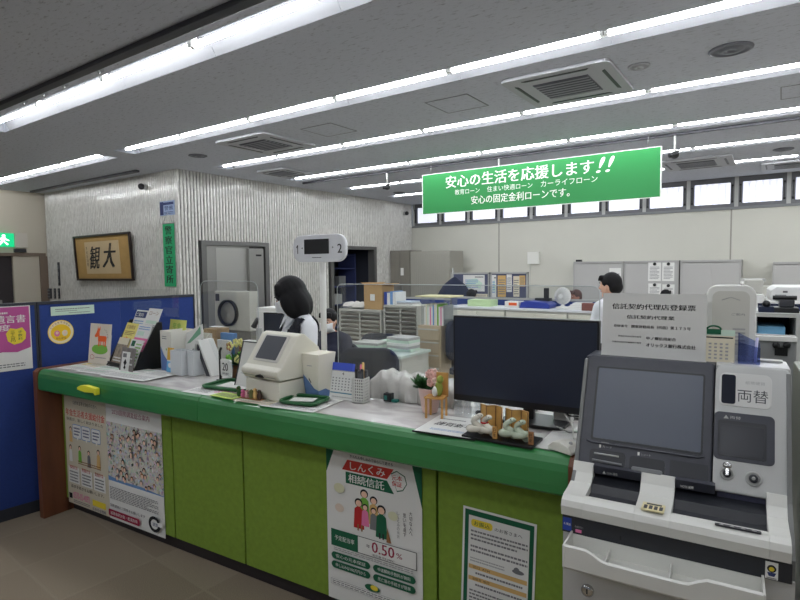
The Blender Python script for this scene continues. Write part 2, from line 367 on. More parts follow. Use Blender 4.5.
for k in sorted(ROWS):
    xs = [-6.85+U*i for i in range(9)]
    if k == -1: xs = [-.97+U*i for i in range(4)]  # short row out of view, added to brighten the machine and its sign
    elif k < 0: xs = [-5.68+U*i for i in range(5)]
    for i, x in enumerate(xs):
        lab = '%s fluorescent ceiling light %s' % (ORD[i] if i == 0 else ORD[i]+' from left', RN[k]); mt = T(x, ROWS[k], CZ)
        if first: FX.matrix_world = mt; tag(FX, lab, 'ceiling light', 'fluorescent lights '+RN[k]); first = False
        else: dup(FX, mt, lab, group='fluorescent lights '+RN[k])
for i in range(4):
    dup(FX, T(-7.42-U*(i+1), ROWS[1], CZ), '%s fluorescent light of the separate row ending before the fluted wall corner' % ['nearest', 'second', 'third', 'fourth'][i], group='fluorescent lights of the far left row')
RAILM = mat('dark_rail', (42, 43, 50), .5)
def rail(x0, x1, y, lab, w=.03):
    m = MB(); m.box(x0, x1, y-w, y+w, CZ-.035, CZ, RAILM); return tag(m.build('ceiling_rail', bevel=.006), lab, 'rail', 'dark rails on the ceiling')
rail(-9.2, -.3, 2.12, 'long dark ceiling rail beside the nearest light row', .038); rail(-11.7, -8.05, 4.68, 'dark ceiling rail in front of the framed calligraphy wall'); rail(-7.0, 4.5, 7.12, 'thin dark ceiling rail carrying the hanging sensors', .015)
for i, (px, py) in enumerate(((21, 101), (65, 85), (42, 93), (98, 70))):
    p = Wz(px, py, CZ-.02); m = MB(); m.box(p.x-.03, p.x+.03, 2.162, 2.20, CZ-.03, CZ, VINYL_T); m.cyl((p.x, 2.18, CZ-.03), (p.x, 2.18, CZ-.05), .006, None, STEEL, 8)
    tag(m.build('rail_clip'), 'clear clip %s beside the long dark ceiling rail' % ['first from left', 'third from left', 'second from left', 'fourth from left'][i], 'clip', 'clips along the ceiling rail')
for i, x in enumerate((-5.16, -3.25, -1.05)):
    t = thing('hanging_sensor', 'hanging ceiling sensor on a short white rod, %s of the three' % ['left', 'middle', 'right'][i], 'sensor', T(x, 7.12, 2.9), 'sensors hanging from the ceiling rail')
    MB().cyl((0, 0, .05), (0, 0, CZ-.035-2.9), .012, None, WHITE, 10).build('rod', t)
    m = MB(); m.ball((0, 0, .0), (.05, .05, .045), BLACK); m.cyl((.0, 0, 0), (-.05, -.05, -.01), .03, .025, BLACK); m.build('sensor_head', t)
    MB().cyl((0, .0, .03), (.06, 0, .06), .02, .012, CHROME, 10).build('bracket', t)
# air conditioners, vents, hatches
ACM = mat('ac_panel_grey', (172, 173, 178), .55); GRL = mat('ac_grille', (104, 106, 114), .6)
def cassette(x, y, s, lab, rz=0):
    t = thing('air_conditioner', lab, 'air conditioner', T(x, y, CZ, rz), 'ceiling air conditioners'); h = s/2
    m = MB(); m.prism(rr(-h, -h, h, h, .06), -.028, 0, ACM, 'z'); m.build('panel', t, bevel=.006)
    m = MB(); m.box(-h*.52, h*.52, -h*.52, h*.52, -.034, -.028, GRL)
    for i in range(14): yy = -h*.5+h*i/14; m.box(-h*.5, h*.5, yy, yy+.012, -.04, -.034, ACM if i % 2 else GRL)
    m.build('intake_grille', t)
    for a in range(4):
        m = MB(); m.M = Matrix.Rotation(a*math.pi/2, 4, 'Z'); m.prism([(-h*.62, -h*.84), (h*.62, -h*.84), (h*.56, -h*.78), (-h*.56, -h*.78)], -.032, -.027, BLACK, 'z'); m.build('air_outlet', t)
    return t
cassette(-1.5, 4.66, .86, 'square ceiling air conditioner, largest, right of the middle above the second row'); cassette(-5.14, 4.62, .86, 'square ceiling air conditioner at left, near the fluted wall corner')
cassette(-1.08, 9.4, .95, 'square ceiling air conditioner behind the green hanging banner'); cassette(-6.46, 6.15, .62, 'small square ceiling vent unit close to the fluted wall'); cassette(.05, 10.4, .7, 'small square ceiling unit near the high windows at right')
def hatch(x, y, s, lab):
    m = MB()
    for a in range(4): m.M = T(x, y, 0, a*math.pi/2); m.box(-s/2-.010, s/2, -s/2-.010, -s/2, CZ-.004, CZ, MGREY)
    m.M = T(x, y, 0); m.box(-s/2, s/2, -s/2, s/2, CZ-.002, CZ, CEIL); tag(m.build('access_hatch'), lab, 'hatch', 'access hatches in the ceiling')
hatch(-2.52, 4.6, .42, 'square ceiling access hatch left of the largest air conditioner'); hatch(-4.12, 4.61, .42, 'square ceiling access hatch right of the left air conditioner'); p = Wz(797, 91, CZ); hatch(p.x+.1, p.y, .42, 'square ceiling access hatch at the right edge')
def rvent(px, py, r, lab, dark=True):
    p = Wz(px, py, CZ); m = MB(); m.lathe([(r, 0), (r, -.008), (r*.8, -.014), (r*.78, -.006), (r*.55, -.006), (r*.5, -.016), (r*.2, -.016), (r*.15, -.006), (.005, -.006)], (p.x, p.y, CZ), GRL if dark else ACM)
    tag(m.build('round_vent'), lab, 'vent', 'round ceiling vents')
rvent(731, 49, .14, 'large round dark ceiling vent near the top right'); rvent(198, 155.5, .12, 'round dark ceiling vent near the fluted corner'); rvent(399, 192.5, .12, 'round dark ceiling vent far back left of the green banner')
rvent(783.5, 149, .12, 'round dark ceiling vent far back at right'); rvent(639, 66, .08, 'flat round grey ceiling plate by the largest air conditioner', False); rvent(727, 155, .045, 'tiny round ceiling detector above the far windows', False)
# ================================================================ ON THE FLUTED WALL
YF = YT-.026
def wf(px, py, y=YF): return Wy(px, py, y)
# calligraphy frame, hanging a little crooked and leaning forward
tl = wf(76, 237); br_ = wf(134.5, 280.5); pw = 1.88; ph = .80
t = thing('framed_calligraphy', 'large framed black brush calligraphy on gold mount hanging on the tiled wall', 'picture', frame((tl.x+.10, YF-.03, 1.455), (1, 0, .004), (0, -.05, 1)))
m = MB(); fw = .035
for a in ((0, pw, 0, fw), (0, pw, ph-fw, ph), (0, fw, fw, ph-fw), (pw-fw, pw, fw, ph-fw)): m.box(a[0], a[1], a[2], a[3], 0, .04, mat('dark_frame_wood', (44, 32, 30), .4))
m.build('frame', t, bevel=.004)
MB().box(fw, pw-fw, fw, ph-fw, .005, .012, mat('gold_mount', (176, 142, 84), .7, noise=.06, scale=10)).build('mount', t)
m = MB(); m.box(.36, 1.5, .12, .68, .012, .016, mat('old_paper', (198, 176, 138), .8, noise=.05, scale=3)); p_ = m.build('paper', t)
m = MB(); draw(m, 1, 1, [('t', '観', .50, .20, .88, .6, INK, .07, .35), ('t', '大', .94, .22, 1.38, .64, INK, .09, .35), ('v', '平成吉日書', .4, .25, .45, .6, INK, .0)], .0165); m.build('brush_writing', t)
# green vertical banner
tl = wf(164, 224.5); W_ = .30; H_ = .97
b_ = sheet('vertical_banner', 'narrow green vertical banner with black characters hung by the wall corner', 'banner', frame((-7.90, YF-.015, 1.375), (1, 0, 0), (0, 0, 1)), W_, H_, mat('banner_green_cloth', (42, 168, 110), .8), [('v', '警察官立寄所', .2, .04, .78, .97, INK, .09)], th=.006)
m = MB(); m.tube([(.01, H_, .004), (W_/2, H_+.16, .004), (W_-.01, H_, .004)], .003, STEEL, 6); m.cyl((0, H_, 0), (W_, H_, 0), .008, None, STEEL, 8); m.build('hanging_cord', b_)
p = wf(159, 203); sheet('wall_plaque', 'small blue and white notice plaque high on the tiled wall corner', 'plaque', frame((-7.97, YF-.004, 2.47), (1, 0, 0), (0, 0, 1)), .38, .22, mat('pale_blue_plastic', (150, 170, 205), .5), [('r', .05, .72, .95, .9, NAVYI), ('r', .0, .05, .25, .95, NAVYI), ('t', '警備', .32, .35, .9, .65, NAVYI, .02), ('l', .3, .08, .92, .28, 2, NAVYI)], th=.01)
def wsensor(px, py, lab, x=None):
    p = wf(px, py) if x is None else Wx(px, py, x)
    n = V((0, -1, 0)) if x is None else V((1, 0, 0)); m = MB(); m.cyl(p, p+n*.05, .05, .045, LGREY); m.ball(p+n*.08, .05, BLACK); tag(m.build('wall_camera'), lab, 'camera', 'small cameras on the tiled wall')
wsensor(146, 187, 'small dark round camera high on the left tiled wall'); wsensor(404, 213.5, 'small dark round camera high at the far end of the fluted wall', XT+.03)
for (px, py, w, h, lab) in ((59.5, 274, .06, .45, 'tall dark slot switch plate left of the calligraphy'), (50, 293.5, .17, .2, 'wide dark wall switch panel above the blue partition'), (55.5, 293.5, .05, .2, 'first narrow dark wall switch beside the wide switch panel'), (59.5, 293.5, .05, .2, 'second narrow dark wall switch, farther from the wide panel')):
    p = wf(px, py); m = MB(); m.box(p.x-w/2, p.x+w/2, YF-.02, YF, p.z-h/2, p.z+h/2, DGREY); o = tag(m.build('wall_switch', bevel=.004), lab, 'switch')
    m = MB()
    for i in range(3): z = p.z-h*.3+h*.3*i; m.box(p.x-w*.3, p.x+w*.3, YF-.026, YF-.02, z-h*.08, z+h*.08, MGREY)
    m.build('switch_key', o)
# exit sign and plate on the far left wall
GSIGN = mat('exit_sign_green', (10, 150, 95), .5, emit=1.6); WSIGN = mat('exit_sign_white', (235, 255, 245), .5, emit=1.6)
pr = Wx(13, 240, XL); zt = Wx(13, 233.5, XL).z; zb = Wx(13, 247, XL).z; pr2 = Wx(27, 240, XL)
t = thing('exit_sign', 'green and white running man exit sign above the dark doorway at far left', 'sign', frame((XL, pr.y-.42, zb), (0, 1, 0), (0, 0, 1)))
MB().box(0, .42, 0, zt-zb, 0, .05, GSIGN).build('sign_box', t, bevel=.004)
m = MB(); h = zt-zb; draw(m, .42, h, [('e', .60, .80, .07, .09, WSIGN), ('p', [(.5, .42), (.62, .38), (.68, .66), (.56, .74)], WSIGN), ('p', [(.5, .42), (.6, .42), (.45, .1), (.36, .12)], WSIGN), ('p', [(.56, .42), (.64, .38), (.78, .2), (.72, .12)], WSIGN), ('p', [(.42, .6), (.58, .7), (.62, .62), (.44, .5)], WSIGN), ('p', [(.66, .62), (.82, .48), (.8, .42), (.64, .52)], WSIGN), ('r', .12, .1, .3, .88, WSIGN)], .051); m.build('running_man_symbol', t)
MB().box(XL, XL+.03, pr.y+.02, pr2.y, zb-.01, zt+.01, mat('blank_plate', (212, 205, 194), .6)).build('blank_plate'); tag(bpy.data.objects['blank_plate'], 'blank pale plate on the wall right of the exit sign', 'plate')
p = Wx(19.5, 250.5, XL); m = MB(); m.box(XL, XL+.05, p.y-.1, p.y+.1, p.z-.035, p.z+.03, DGREY); o = tag(m.build('door_closer', bevel=.004), 'small dark box under the blank plate by the exit sign', 'door closer')
# doorway 1 : stainless frame, grey leaves, room behind
GDOOR = mat('grey_steel_door', (150, 150, 146), .35, .6, noise=.05, scale=2); GD2 = mat('darker_steel_frame', (112, 112, 110), .4, .5)
def doorframe(n, a, b):
    m = MB(); m.box(XT-.15, XT+.03, a, a+.09, 0, DH, GD2); m.box(XT-.15, XT+.03, b-.09, b, 0, DH, GD2); m.box(XT-.15, XT+.03, a+.09, b-.09, DH-.07, DH, GD2); return struct(n, m, bevel=.003)
doorframe('trim_5', d1a, d1b); doorframe('trim_6', d2a, d2b)
m = MB(); m.box(XT-.06, XT-.02, d1a+.09, d1a+.98, 0, DH-.07, GDOOR); d = struct('door_1', m); MB().box(XT-.02, XT-.016, d1a+.3, d1a+.95, .3, 1.98, mat('door_inset', (168, 168, 163), .35, .4)).build('door_panel', d)
MB().box(XT-.02, XT+.03, d1a+.90, d1a+.93, .95, 1.15, CHROME).build('door_handle', d)
m = MB(); m.box(XT-.12, XT-.04, d1a+1.0, d1b-.1, 0, DH-.07, mat('dark_gap_panel', (74, 74, 73), .5)); struct('door_4', m)
t = thing('steel_locker', 'light grey upright steel locker standing in the first doorway', 'locker', T(XT-.01, d1a+1.05, 0))
m = MB(); m.box(-.02, .06, -.13, .19, 0, 1.98, GDOOR); m.build('body', t, bevel=.006); MB().box(.06, .063, .02, .14, 1.85, 1.88, INK).build('name_label', t)
# second doorway: dark server room with shelf
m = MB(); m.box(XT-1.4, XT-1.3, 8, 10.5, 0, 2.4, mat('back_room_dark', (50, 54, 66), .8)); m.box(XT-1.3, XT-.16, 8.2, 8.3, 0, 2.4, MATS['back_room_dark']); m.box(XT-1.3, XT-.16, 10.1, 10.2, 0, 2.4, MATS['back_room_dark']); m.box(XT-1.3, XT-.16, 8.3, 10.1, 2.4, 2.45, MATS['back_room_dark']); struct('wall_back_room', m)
t = thing('storage_rack', 'dark blue equipment rack with shelves seen through the second doorway', 'rack', T(XT-.75, 8.9, 0))
m = MB()
for y in (-.4, .9): m.box(-.25, .25, y-.02, y+.02, 0, 1.95, NAVYI)
m.build('side_frame', t)
for z in (.3, .8, 1.2, 1.6, 1.9): MB().box(-.25, .25, -.38, .88, z, z+.025, NAVYI).build('shelf', t)
for i, (y, z, c, w) in enumerate(((-.1, .825, MGREY, .3), (.35, .825, LGREY, .25), (0.0, 1.225, OFFICE, .28), (.5, 1.225, MGREY, .22), (-.05, 1.625, LGREY, .3))):
    m = MB(); m.box(XT-.9, XT-.55, 8.9+y-w/2, 8.9+y+w/2, z, z+.22, c); tag(m.build('storage_box', bevel=.005), ['darker grey box on the second shelf', 'light grey box on the second shelf', 'beige box on the third shelf', 'darker grey box on the third shelf', 'light grey box on the top shelf'][i]+' of the back room rack', 'box')
# round-port safe machine in front of door 1
t = thing('round_dial_safe', 'pale grey metal box unit with a large round steel dial door', 'safe', T(-6.62, 5.32, 0, math.radians(26)))
c_ = Wy(229, 312, 5.3); w = .5
t.location = (Wy(215, 312, 5.3).x, 5.3, 0); t.rotation_euler.z = math.radians(4)
zt = Wy(215, 291, 5.3).z; zb = Wy(215, 329, 5.3).z; w = Wy(247, 312, 5.3).x-t.location.x
MB().box(0, w, 0, .18, zb, zt, OFFICE).build('body', t, bevel=.012); MB().box(.02, w-.02, .03, .17, 0, zb, OFFICED).build('stand', t)
dx = w*.42; dz = Wy(228, 313, 5.3).z; R_ = .17
m = MB(); m.M = Matrix.Translation((dx, 0, dz)) @ Matrix.Rotation(math.pi/2, 4, 'X'); m.lathe([(R_+.03, 0), (R_+.03, .05), (R_+.005, .055), (R_, .02), (R_-.01, .0)], (0, 0, 0), BLACK, 32); m.build('dial_ring', t)
m = MB(); m.M = Matrix.Translation((dx, 0, dz)) @ Matrix.Rotation(math.pi/2, 4, 'X'); m.lathe([(R_, .012), (R_*.9, .022), (R_*.25, .024), (R_*.2, .032), (.01, .034)], (0, 0, 0), mat('brushed_dial', (176, 175, 168), .28, .6), 32); m.build('dial_disc', t)
MB().box(.03, .11, -.012, 0, zt-.15, zt-.04, DGREY).build('control_keypad', t, bevel=.01)
# tall cabinets by the back wall at left
def front_cab(x0, x1, y, dep, z1, m_, lab, name='tall_cabinet', doors=2, handle=True, tags=None, fl=False):
    t = thing(name, lab, 'cabinet', T(x0, y, 0)); w = x1-x0
    MB().box(0, w, 0, dep, 0, z1, m_).build('body', t, bevel=.006)
    for i in range(doors):
        a = w*i/doors+.02; b = w*(i+1)/doors-.01; q = MB(); q.box(a, b, -.018, 0, .06, z1-.05, m_)
        if fl:
            for j in range(int((b-a)/.05)): q.box(a+.02+j*.05, a+.035+j*.05, -.024, -.018, .1, z1-.1, m_)
        dd = q.build('door', t, bevel=.003)
        if handle: MB().box(b-.05 if i % 2 == 0 else a+.02, b-.02 if i % 2 == 0 else a+.05, -.03, -.018, z1*.55, z1*.55+.1, OFFICED).build('handle', dd)
    return t
TAUPE = mat('taupe_locker', (128, 124, 115), .5, noise=.03)
t = front_cab(XT+.06, Wy(410, 260, 10.4).x, 10.4, .5, Wy(400, 250.5, 10.4).z, TAUPE, 'tall taupe steel cabinet with a white tag beside the second doorway')
z = Wy(399.5, 272, 10.18).z; MB().box(.3, .38, -.022, -.018, z-.08, z+.09, PAPER).build('paper_tag', t)
front_cab(Wy(410, 260, 10.4).x+.01, Wy(450, 260, 10.4).x, 10.4, .6, Wy(430, 251, 10.4).z, mat('fluted_cab', (160, 158, 148), .5), 'tall wide ribbed grey cabinet at the back corner', doors=1, fl=True)
# ================================================================ BACK WALL FURNITURE
CABG = mat('cabinet_grey', (168, 167, 164), .5, noise=.02)
yc = 10.95
xs = [573.5, 598, 625, 680, 712, 741.5]
def slid(x0, x1, z1, lab, sp=.5):
    t = thing('sliding_door_cabinet', lab, 'cabinet', T(x0, yc, 0)); w = x1-x0
    m = MB(); m.box(0, w, .02, .44, 0, z1, CABG); m.box(0, w, 0, .02, z1-.04, z1, CABG); m.box(0, .03, 0, .02, 0, z1-.04, CABG); m.box(w-.03, w, 0, .02, 0, z1-.04, CABG); m.build('body', t, bevel=.003)
    MB().box(.03, w*sp+.02, .002, .018, .05, z1-.05, mat('cabinet_door_grey', (176, 175, 172), .45)).build('sliding_door', t, bevel=.002)
    d = MB().box(w*sp-.02, w-.03, .011, .0195, .05, z1-.05, MATS['cabinet_door_grey']).build('sliding_door', t, bevel=.002)
    return t
zc = 1.70
slid(Wy(573.5, 262, yc).x, Wy(623.5, 262, yc).x, zc, 'left grey sliding door cabinet along the back wall')
c2 = slid(Wy(624.5, 262, yc).x, Wy(679, 262, yc).x, zc, 'middle grey sliding door cabinet with papers taped on it')
slid(Wy(680.5, 262, yc).x, Wy(741.5, 262, yc).x, zc, 'right grey sliding door cabinet along the back wall, bare')
slid(Wy(773, 262, yc).x, Wy(773, 262, yc).x+1.5, zc-.05, 'separate grey cabinet at the far right of the back wall')
m = MB(); p = Wy(579, 260, yc+.1); m.box(p.x-.05, p.x+.05, yc+.05, yc+.15, zc, zc+.04, BLACK); tag(m.build('black_box', bevel=.004), 'tiny black box on top of the left back cabinet', 'box')
for i, (a, b_, c, d, lab) in enumerate(((648, 262.5, 661, 281, 'upper left notice paper on the middle back cabinet'), (662, 262.5, 674.5, 281, 'upper right notice paper on the middle back cabinet'), (648, 283.5, 661, 300, 'lower left notice paper on the middle back cabinet'), (662, 284.5, 674.5, 300, 'lower right notice paper on the middle back cabinet'), (609, 268, 621, 292, 'pale notice paper on the left back cabinet behind the man'))):
    p = Wy(a, d, yc-.005); q = Wy(c, b_, yc-.005)
    o = sheet('notice_paper', lab, 'paper', frame((p.x, yc-.0005, p.z), (1, 0, 0), (0, 0, 1)), q.x-p.x, min(q.z, zc-.02)-p.z, PAPER, [('l', .12, .1, .88, .8, 9, GINK)], group='notices on the back cabinets')
    if i < 4: MB().ball((.5*(q.x-p.x), (min(q.z, zc-.02)-p.z)*.92, .005), .03, BLACK, 10, 6).build('magnet', o)
# thermostat box with cable
p = Wy(534, 258, YB); m = MB(); m.box(p.x-.13, p.x+.13, YB-.06, YB, p.z-.13, p.z+.13, mat('white_box', (225, 225, 218), .4)); o = tag(m.build('wall_box', bevel=.01), 'white square control box on the beige back wall', 'control box')
MB().tube([(p.x-.08, YB-.02, p.z-.13), (p.x-.08, YB-.02, .3)], .006, LGREY, 6).build('cable', o)
# pin boards
BOARD = mat('slate_board', (84, 88, 112), .8, noise=.04, scale=30)
def board(a, c, t_, b_, lab, y, papers):
    p = Wy(a, b_, y); q = Wy(c, t_, y); W0, H0 = q.x-p.x, q.z-p.z
    t = thing('pin_board', lab, 'pin board', frame((p.x, y, p.z), (1, 0, 0), (0, 0, 1)))
    MB().box(0, W0, 0, H0, -.03, 0, BOARD).build('board', t, bevel=.003)
    m = MB()
    for z in ((0, W0, 0, .03), (0, W0, H0-.03, H0), (0, .03, 0, H0), (W0-.03, W0, 0, H0)): m.box(*z, -.032, .012, LGREY)
    m.build('frame', t); 
    m = MB()
    for x in (.02, W0-.04): m.box(x, x+.03, -p.z, 0, -.035, -.005, LGREY)
    m.build('support_post', t)
    for i, (x0, y0, x1, y1, mm) in enumerate(papers):
        o = sheet('pinned_paper', '', 'paper', frame((p.x+x0*W0, y-.002-.0, p.z+y0*H0), (1, 0, 0), (0, 0, 1)), (x1-x0)*W0, (y1-y0)*H0, mm, [('l', .1, .1, .9, .85, 7, GINK)] if mm != PAPER or i else [('p', [(.1, .2), (.5, .35), (.8, .15), (.9, .5), (.6, .8), (.2, .7)], PALEG), ('l', .1, .2, .7, .75, 5, SKYB), ('l', .55, .82, .95, .95, 1, INK)])
        tag(o, '%s paper pinned %s on the %s' % ({PAPER: 'white', PAPER2: 'cream', TAN: 'yellowish', PALEG: 'pale green'}[mm], ['first from the left', 'second', 'third', 'fourth', 'fifth'][i], 'left slate pin board' if a < 480 else 'right slate pin board'), 'paper', 'papers pinned on the '+('left board' if a < 480 else 'right board'))
board(451, 489.5, 272.5, 302, 'left slate blue pin board holding a large map sheet', 9.4, [(.33, .38, .88, .92, PAPER), (.6, .06, .95, .3, PAPER2)])
board(490.5, 528, 272, 300, 'right slate blue pin board with four yellow and white papers', 9.4, [(.04, .08, .16, .9, PAPER), (.2, .12, .42, .88, TAN), (.44, .3, .58, .92, PAPER), (.62, .14, .78, .86, PAPER2), (.78, .5, .93, .88, TAN)])
# navy coat on a stand
t = thing('coat_stand', 'dark navy coat hanging on a metal stand in front of the pin boards', 'coat stand', Matrix.Translation((Wy(453, 290, 8.9).x, 8.9, 0)))
m = MB(); m.cyl((0, 0, 0), (0, 0, Wy(453, 268, 8.9).z), .015, None, STEEL, 8); m.cyl((0, 0, 0), (0, 0, .03), .2, .18, STEEL, 20); m.build('pole', t)
m = MB(); m.lathe([(.35, .4), (.36, .8), (.33, 1.1), (.2, 1.3), (.05, 1.42), (.02, 1.44)], (.02, .02, 0), NAVY, 14); m.build('coat', t)
# low blue partition, white counter cabinets
BPART = mat('blue_partition_fabric', (36, 62, 132), .85, noise=.05, scale=60, bump=.1)
def lowpart(a, c, y, zt, lab):
    p = Wy(a, 300, y); q = Wy(c, 300, y); t = thing('low_partition', lab, 'partition', T(p.x, y, 0)); w = q.x-p.x
    MB().box(0, w, 0, .04, .05, zt-.03, BPART).build('fabric_panel', t); MB().box(-.01, w+.01, -.005, .045, zt-.03, zt, LGREY).build('top_rail', t)
    for x in (.05, w-.1): MB().box(x, x+.05, -.15, .19, 0, .05, LGREY).build('foot', t)
lowpart(452, 610, 7.75, Wy(500, 297.5, 7.75).z, 'low blue fabric partition behind the white counter cabinets'); lowpart(400, 449, 8.3, Wy(420, 297.5, 8.3).z, 'low blue fabric partition behind the drawer units')
ZL = 1.05; xa, ya = Wz(450, 306, ZL).x, Wz(450, 306, ZL).y
for i in range(4):
    x0 = xa+.88*i; t = thing('low_cabinet', ['leftmost', 'second', 'third', 'rightmost'][i]+' cream low cabinet under the long worktop, '+['left end', 'behind the large monitor', 'left of the man', 'behind the man'][i], 'cabinet', T(x0, ya+.02, 0), 'low cream cabinets')
    MB().box(0, .87, 0, .42, 0, ZL-.03, OFFICE).build('body', t, bevel=.004)
    for j in range(2):
        d = MB().box(.01+.43*j, .43+.43*j, -.015, 0, .06, ZL-.06, mat('cream_door', (214, 211, 198), .5)).build('door', t, bevel=.003)
        MB().box(.37+.12*j, .4+.12*j, -.025, -.015, .7, .8, OFFICED).build('handle', d)
m = MB(); m.box(xa-.03, xa+3.55, ya, ya+.47, ZL-.03, ZL, mat('worktop_white', (216, 218, 222), .4)); tag(m.build('worktop', bevel=.004), 'long white worktop on the low cream cabinets', 'worktop')
def onL(px): return Wy(px, 304, ya+.2).x
def box_thing(name, cat, lab, x0, x1, y0, y1, z0, z1, m_, bevel=.006, group=None, parent=None):
    m = MB(); m.box(x0, x1, y0, y1, z0, z1, m_); o = m.build(name, parent, bevel=bevel)
    return tag(o, lab, cat, group) if parent is None else o
y1 = ya+.12
box_thing('document_tray', 'tray', 'pale green and white document box on the long worktop', onL(470), onL(493), y1, y1+.25, ZL, Wy(480, 300, y1).z-.0, mat('pale_lime_plastic', (196, 222, 170), .5))
o = box_thing('small_carton', 'box', 'small white and orange carton between green tray and blue folder', onL(507), onL(521), y1, y1+.2, ZL, Wy(515, 301.5, y1).z, PAPER); box_thing('lid', '', '', onL(511), onL(519), y1-.003, y1, ZL+.03, ZL+.07, ORANGE, parent=o, bevel=0)
m = MB(); m.prism([(onL(521.5), ZL), (onL(551), ZL), (onL(551.5), ZL+.05), (onL(548), ZL+.085), (onL(530), ZL+.1), (onL(523), ZL+.08)], y1, y1+.3, mat('deep_blue_plastic', (28, 52, 150), .4)); tag(m.build('blue_binder', bevel=.01), 'deep blue plastic binder lying beside the white fan', 'binder')
# white fan
fx = onL(561); t = thing('desk_fan', 'small round white desk fan on the long worktop', 'fan', T(fx, y1+.15, ZL, math.radians(-12)))
m = MB(); m.lathe([(.09, 0), (.09, .02), (.03, .035), (.02, .05), (.02, .1), (.005, .1)], (0, 0, 0), WHITE); m.build('base', t)
m = MB(); m.M = Matrix.Translation((0, 0, .17)) @ Matrix.Rotation(math.pi/2, 4, 'X')
m.lathe([(.115, -.02), (.12, 0), (.11, .03), (.07, .05), (.03, .055), (.01, .055)], (0, 0, 0), mat('fan_guard_white', (226, 226, 224), .5), 28); m.build('guard', t)
m = MB()
for k in range(24): a = k*math.pi/12; m.tube([(.035*math.cos(a), -.058, .17+.035*math.sin(a)), (.075*math.cos(a), -.054, .17+.075*math.sin(a)), (.115*math.cos(a), -.03, .17+.115*math.sin(a))], .0018, OFFICED, 4)
m.build('guard_wires', t); m = MB(); m.ball((0, .06, .17), (.055, .07, .055), WHITE); m.build('motor_housing', t)
box_thing('black_device', 'device', 'dark flat device heap on the worktop left of the fan', onL(531), onL(546), ya+.2+.14, ya+.44, ZL, ZL+.13, BLACK); box_thing('black_speaker', 'speaker', 'small upright black box behind the white fan', onL(541), onL(546), ya+.3, ya+.33, ZL+.13, Wy(543, 288, ya+.3).z, BLACK)
for i in range(4): box_thing('paper_stack', 'papers', ['bottom', 'second', 'third', 'topmost'][i]+' layer of white papers stacked right of the fan', onL(567+i*2), onL(592-i), y1+.02*i, y1+.25, ZL+.022*i, ZL+.022*i+.021, PAPER, bevel=.002)
box_thing('brown_case', 'case', 'reddish brown flat case on the worktop before the man', onL(585.5), onL(603), ya+.02, ya+.1, ZL, ZL+.1, mat('brown_leather', (120, 68, 58), .5))
# ================================================================ DRAWER UNITS AND DESK
DRWG = mat('drawer_dark', (92, 87, 76), .5)
def letter_unit(a, c, y, zt, lab, h=.85):
    p = Wy(a, 310, y); q = Wy(c, 310, y); w = q.x-p.x; t = thing('drawer_unit', lab, 'drawer unit', T(p.x, y, 0))
    m = MB(); m.box(0, w, .03, .38, 0, zt, OFFICE); m.box(0, w, 0, .03, zt-.03, zt, OFFICE)
    for x in (0, w/2-.012, w-.024): m.box(x, x+.024, 0, .03, 0, zt-.03, OFFICE)
    m.build('carcass', t, bevel=.002); n = 11
    for cidx in range(2):
        for i in range(n):
            z = zt-.04-(i+1)*.058; x0 = .026+cidx*(w/2-.012); x1 = x0+w/2-.04
            d = MB().box(x0, x1, .006, .032, z, z+.036, DRWG).build('drawer', t)
            MB().box(x0+.01, x1-.01, -.006, .006, z+.001, z+.010, OFFICE).build('drawer_handle', d)
    return t, p.x, w
u1, ux, uw = letter_unit(339, 381, 5.85, Wy(350, 309, 5.85).z, 'left grey letter drawer unit behind the masked woman'); Z1 = Wy(350, 309, 5.85).z
u2, vx, vw = letter_unit(383.5, 417.5, 5.85, Wy(400, 305.5, 5.85).z, 'right grey letter drawer unit beside the beige cabinet'); Z2 = Wy(400, 305.5, 5.9).z
# on top: papers in plastic, cardboard box, blue-white file box, flat books
m = MB()
m.grid(lambda a, b: (ux+.02+a*uw*.52, 5.9+b*.25, Z1+.085*math.sin(math.pi*min(max(b, .02), .98))**.4*(1+.12*math.sin(a*19)+.1*math.sin(a*7+b*9))), 20, 8, mat('crumpled_white', (210, 206, 200), .5, bump=.5, scale=30)); tag(m.build('wrapped_papers'), 'row of white wrapped papers lying on the left drawer unit', 'papers')
x0 = Wy(365, 300, 5.95).x; x1 = Wy(383, 300, 5.95).x; zt = Wy(370, 284, 5.95).z
t = thing('cardboard_box', 'open kraft cardboard box on top of the left drawer unit', 'box', T(x0, 5.93, Z1)); h = zt-Z1; w = x1-x0; m = MB()
m.box(0, w, 0, .006, 0, h, CARD); m.box(0, w, .27, .276, 0, h, CARD); m.box(0, .006, .006, .27, 0, h, CARD); m.box(w-.006, w, .006, .27, 0, h, CARD); m.box(.006, w-.006, .006, .27, 0, .006, CARD); m.build('box_body', t)
m = MB(); m.prism([(0, h), (w, h), (w+.08, h+.03), (-.04, h+.02)], -.02, -.014, CARD); m.M = T(0, 0, 0); m.box(w, w+.1, 0, .27, h-.002, h+.004, CARD); m.box(-.08, 0, 0, .27, h-.006, h, CARD); m.build('flap', t); MB().box(w*.35, w*.6, -.002, 0, h*.35, h*.6, PAPER).build('shipping_label', t)
x0 = Wy(384, 300, 5.95).x
for i, (mm, dx, hh, lab) in enumerate(((BLUE, 0, .17, 'blue upright file case on the right drawer unit'), (PAPER, .05, .16, 'first white upright file case beside the blue one'), (SKYB, .1, .18, 'pale blue striped upright file case on the right drawer unit'), (PAPER, .145, .17, 'second white upright file case, right of the striped one'))):
    box_thing('file_case', 'file', lab, x0+dx, x0+dx+.045, 5.95, 6.2, Z2, Z2+hh, mm, bevel=.003)
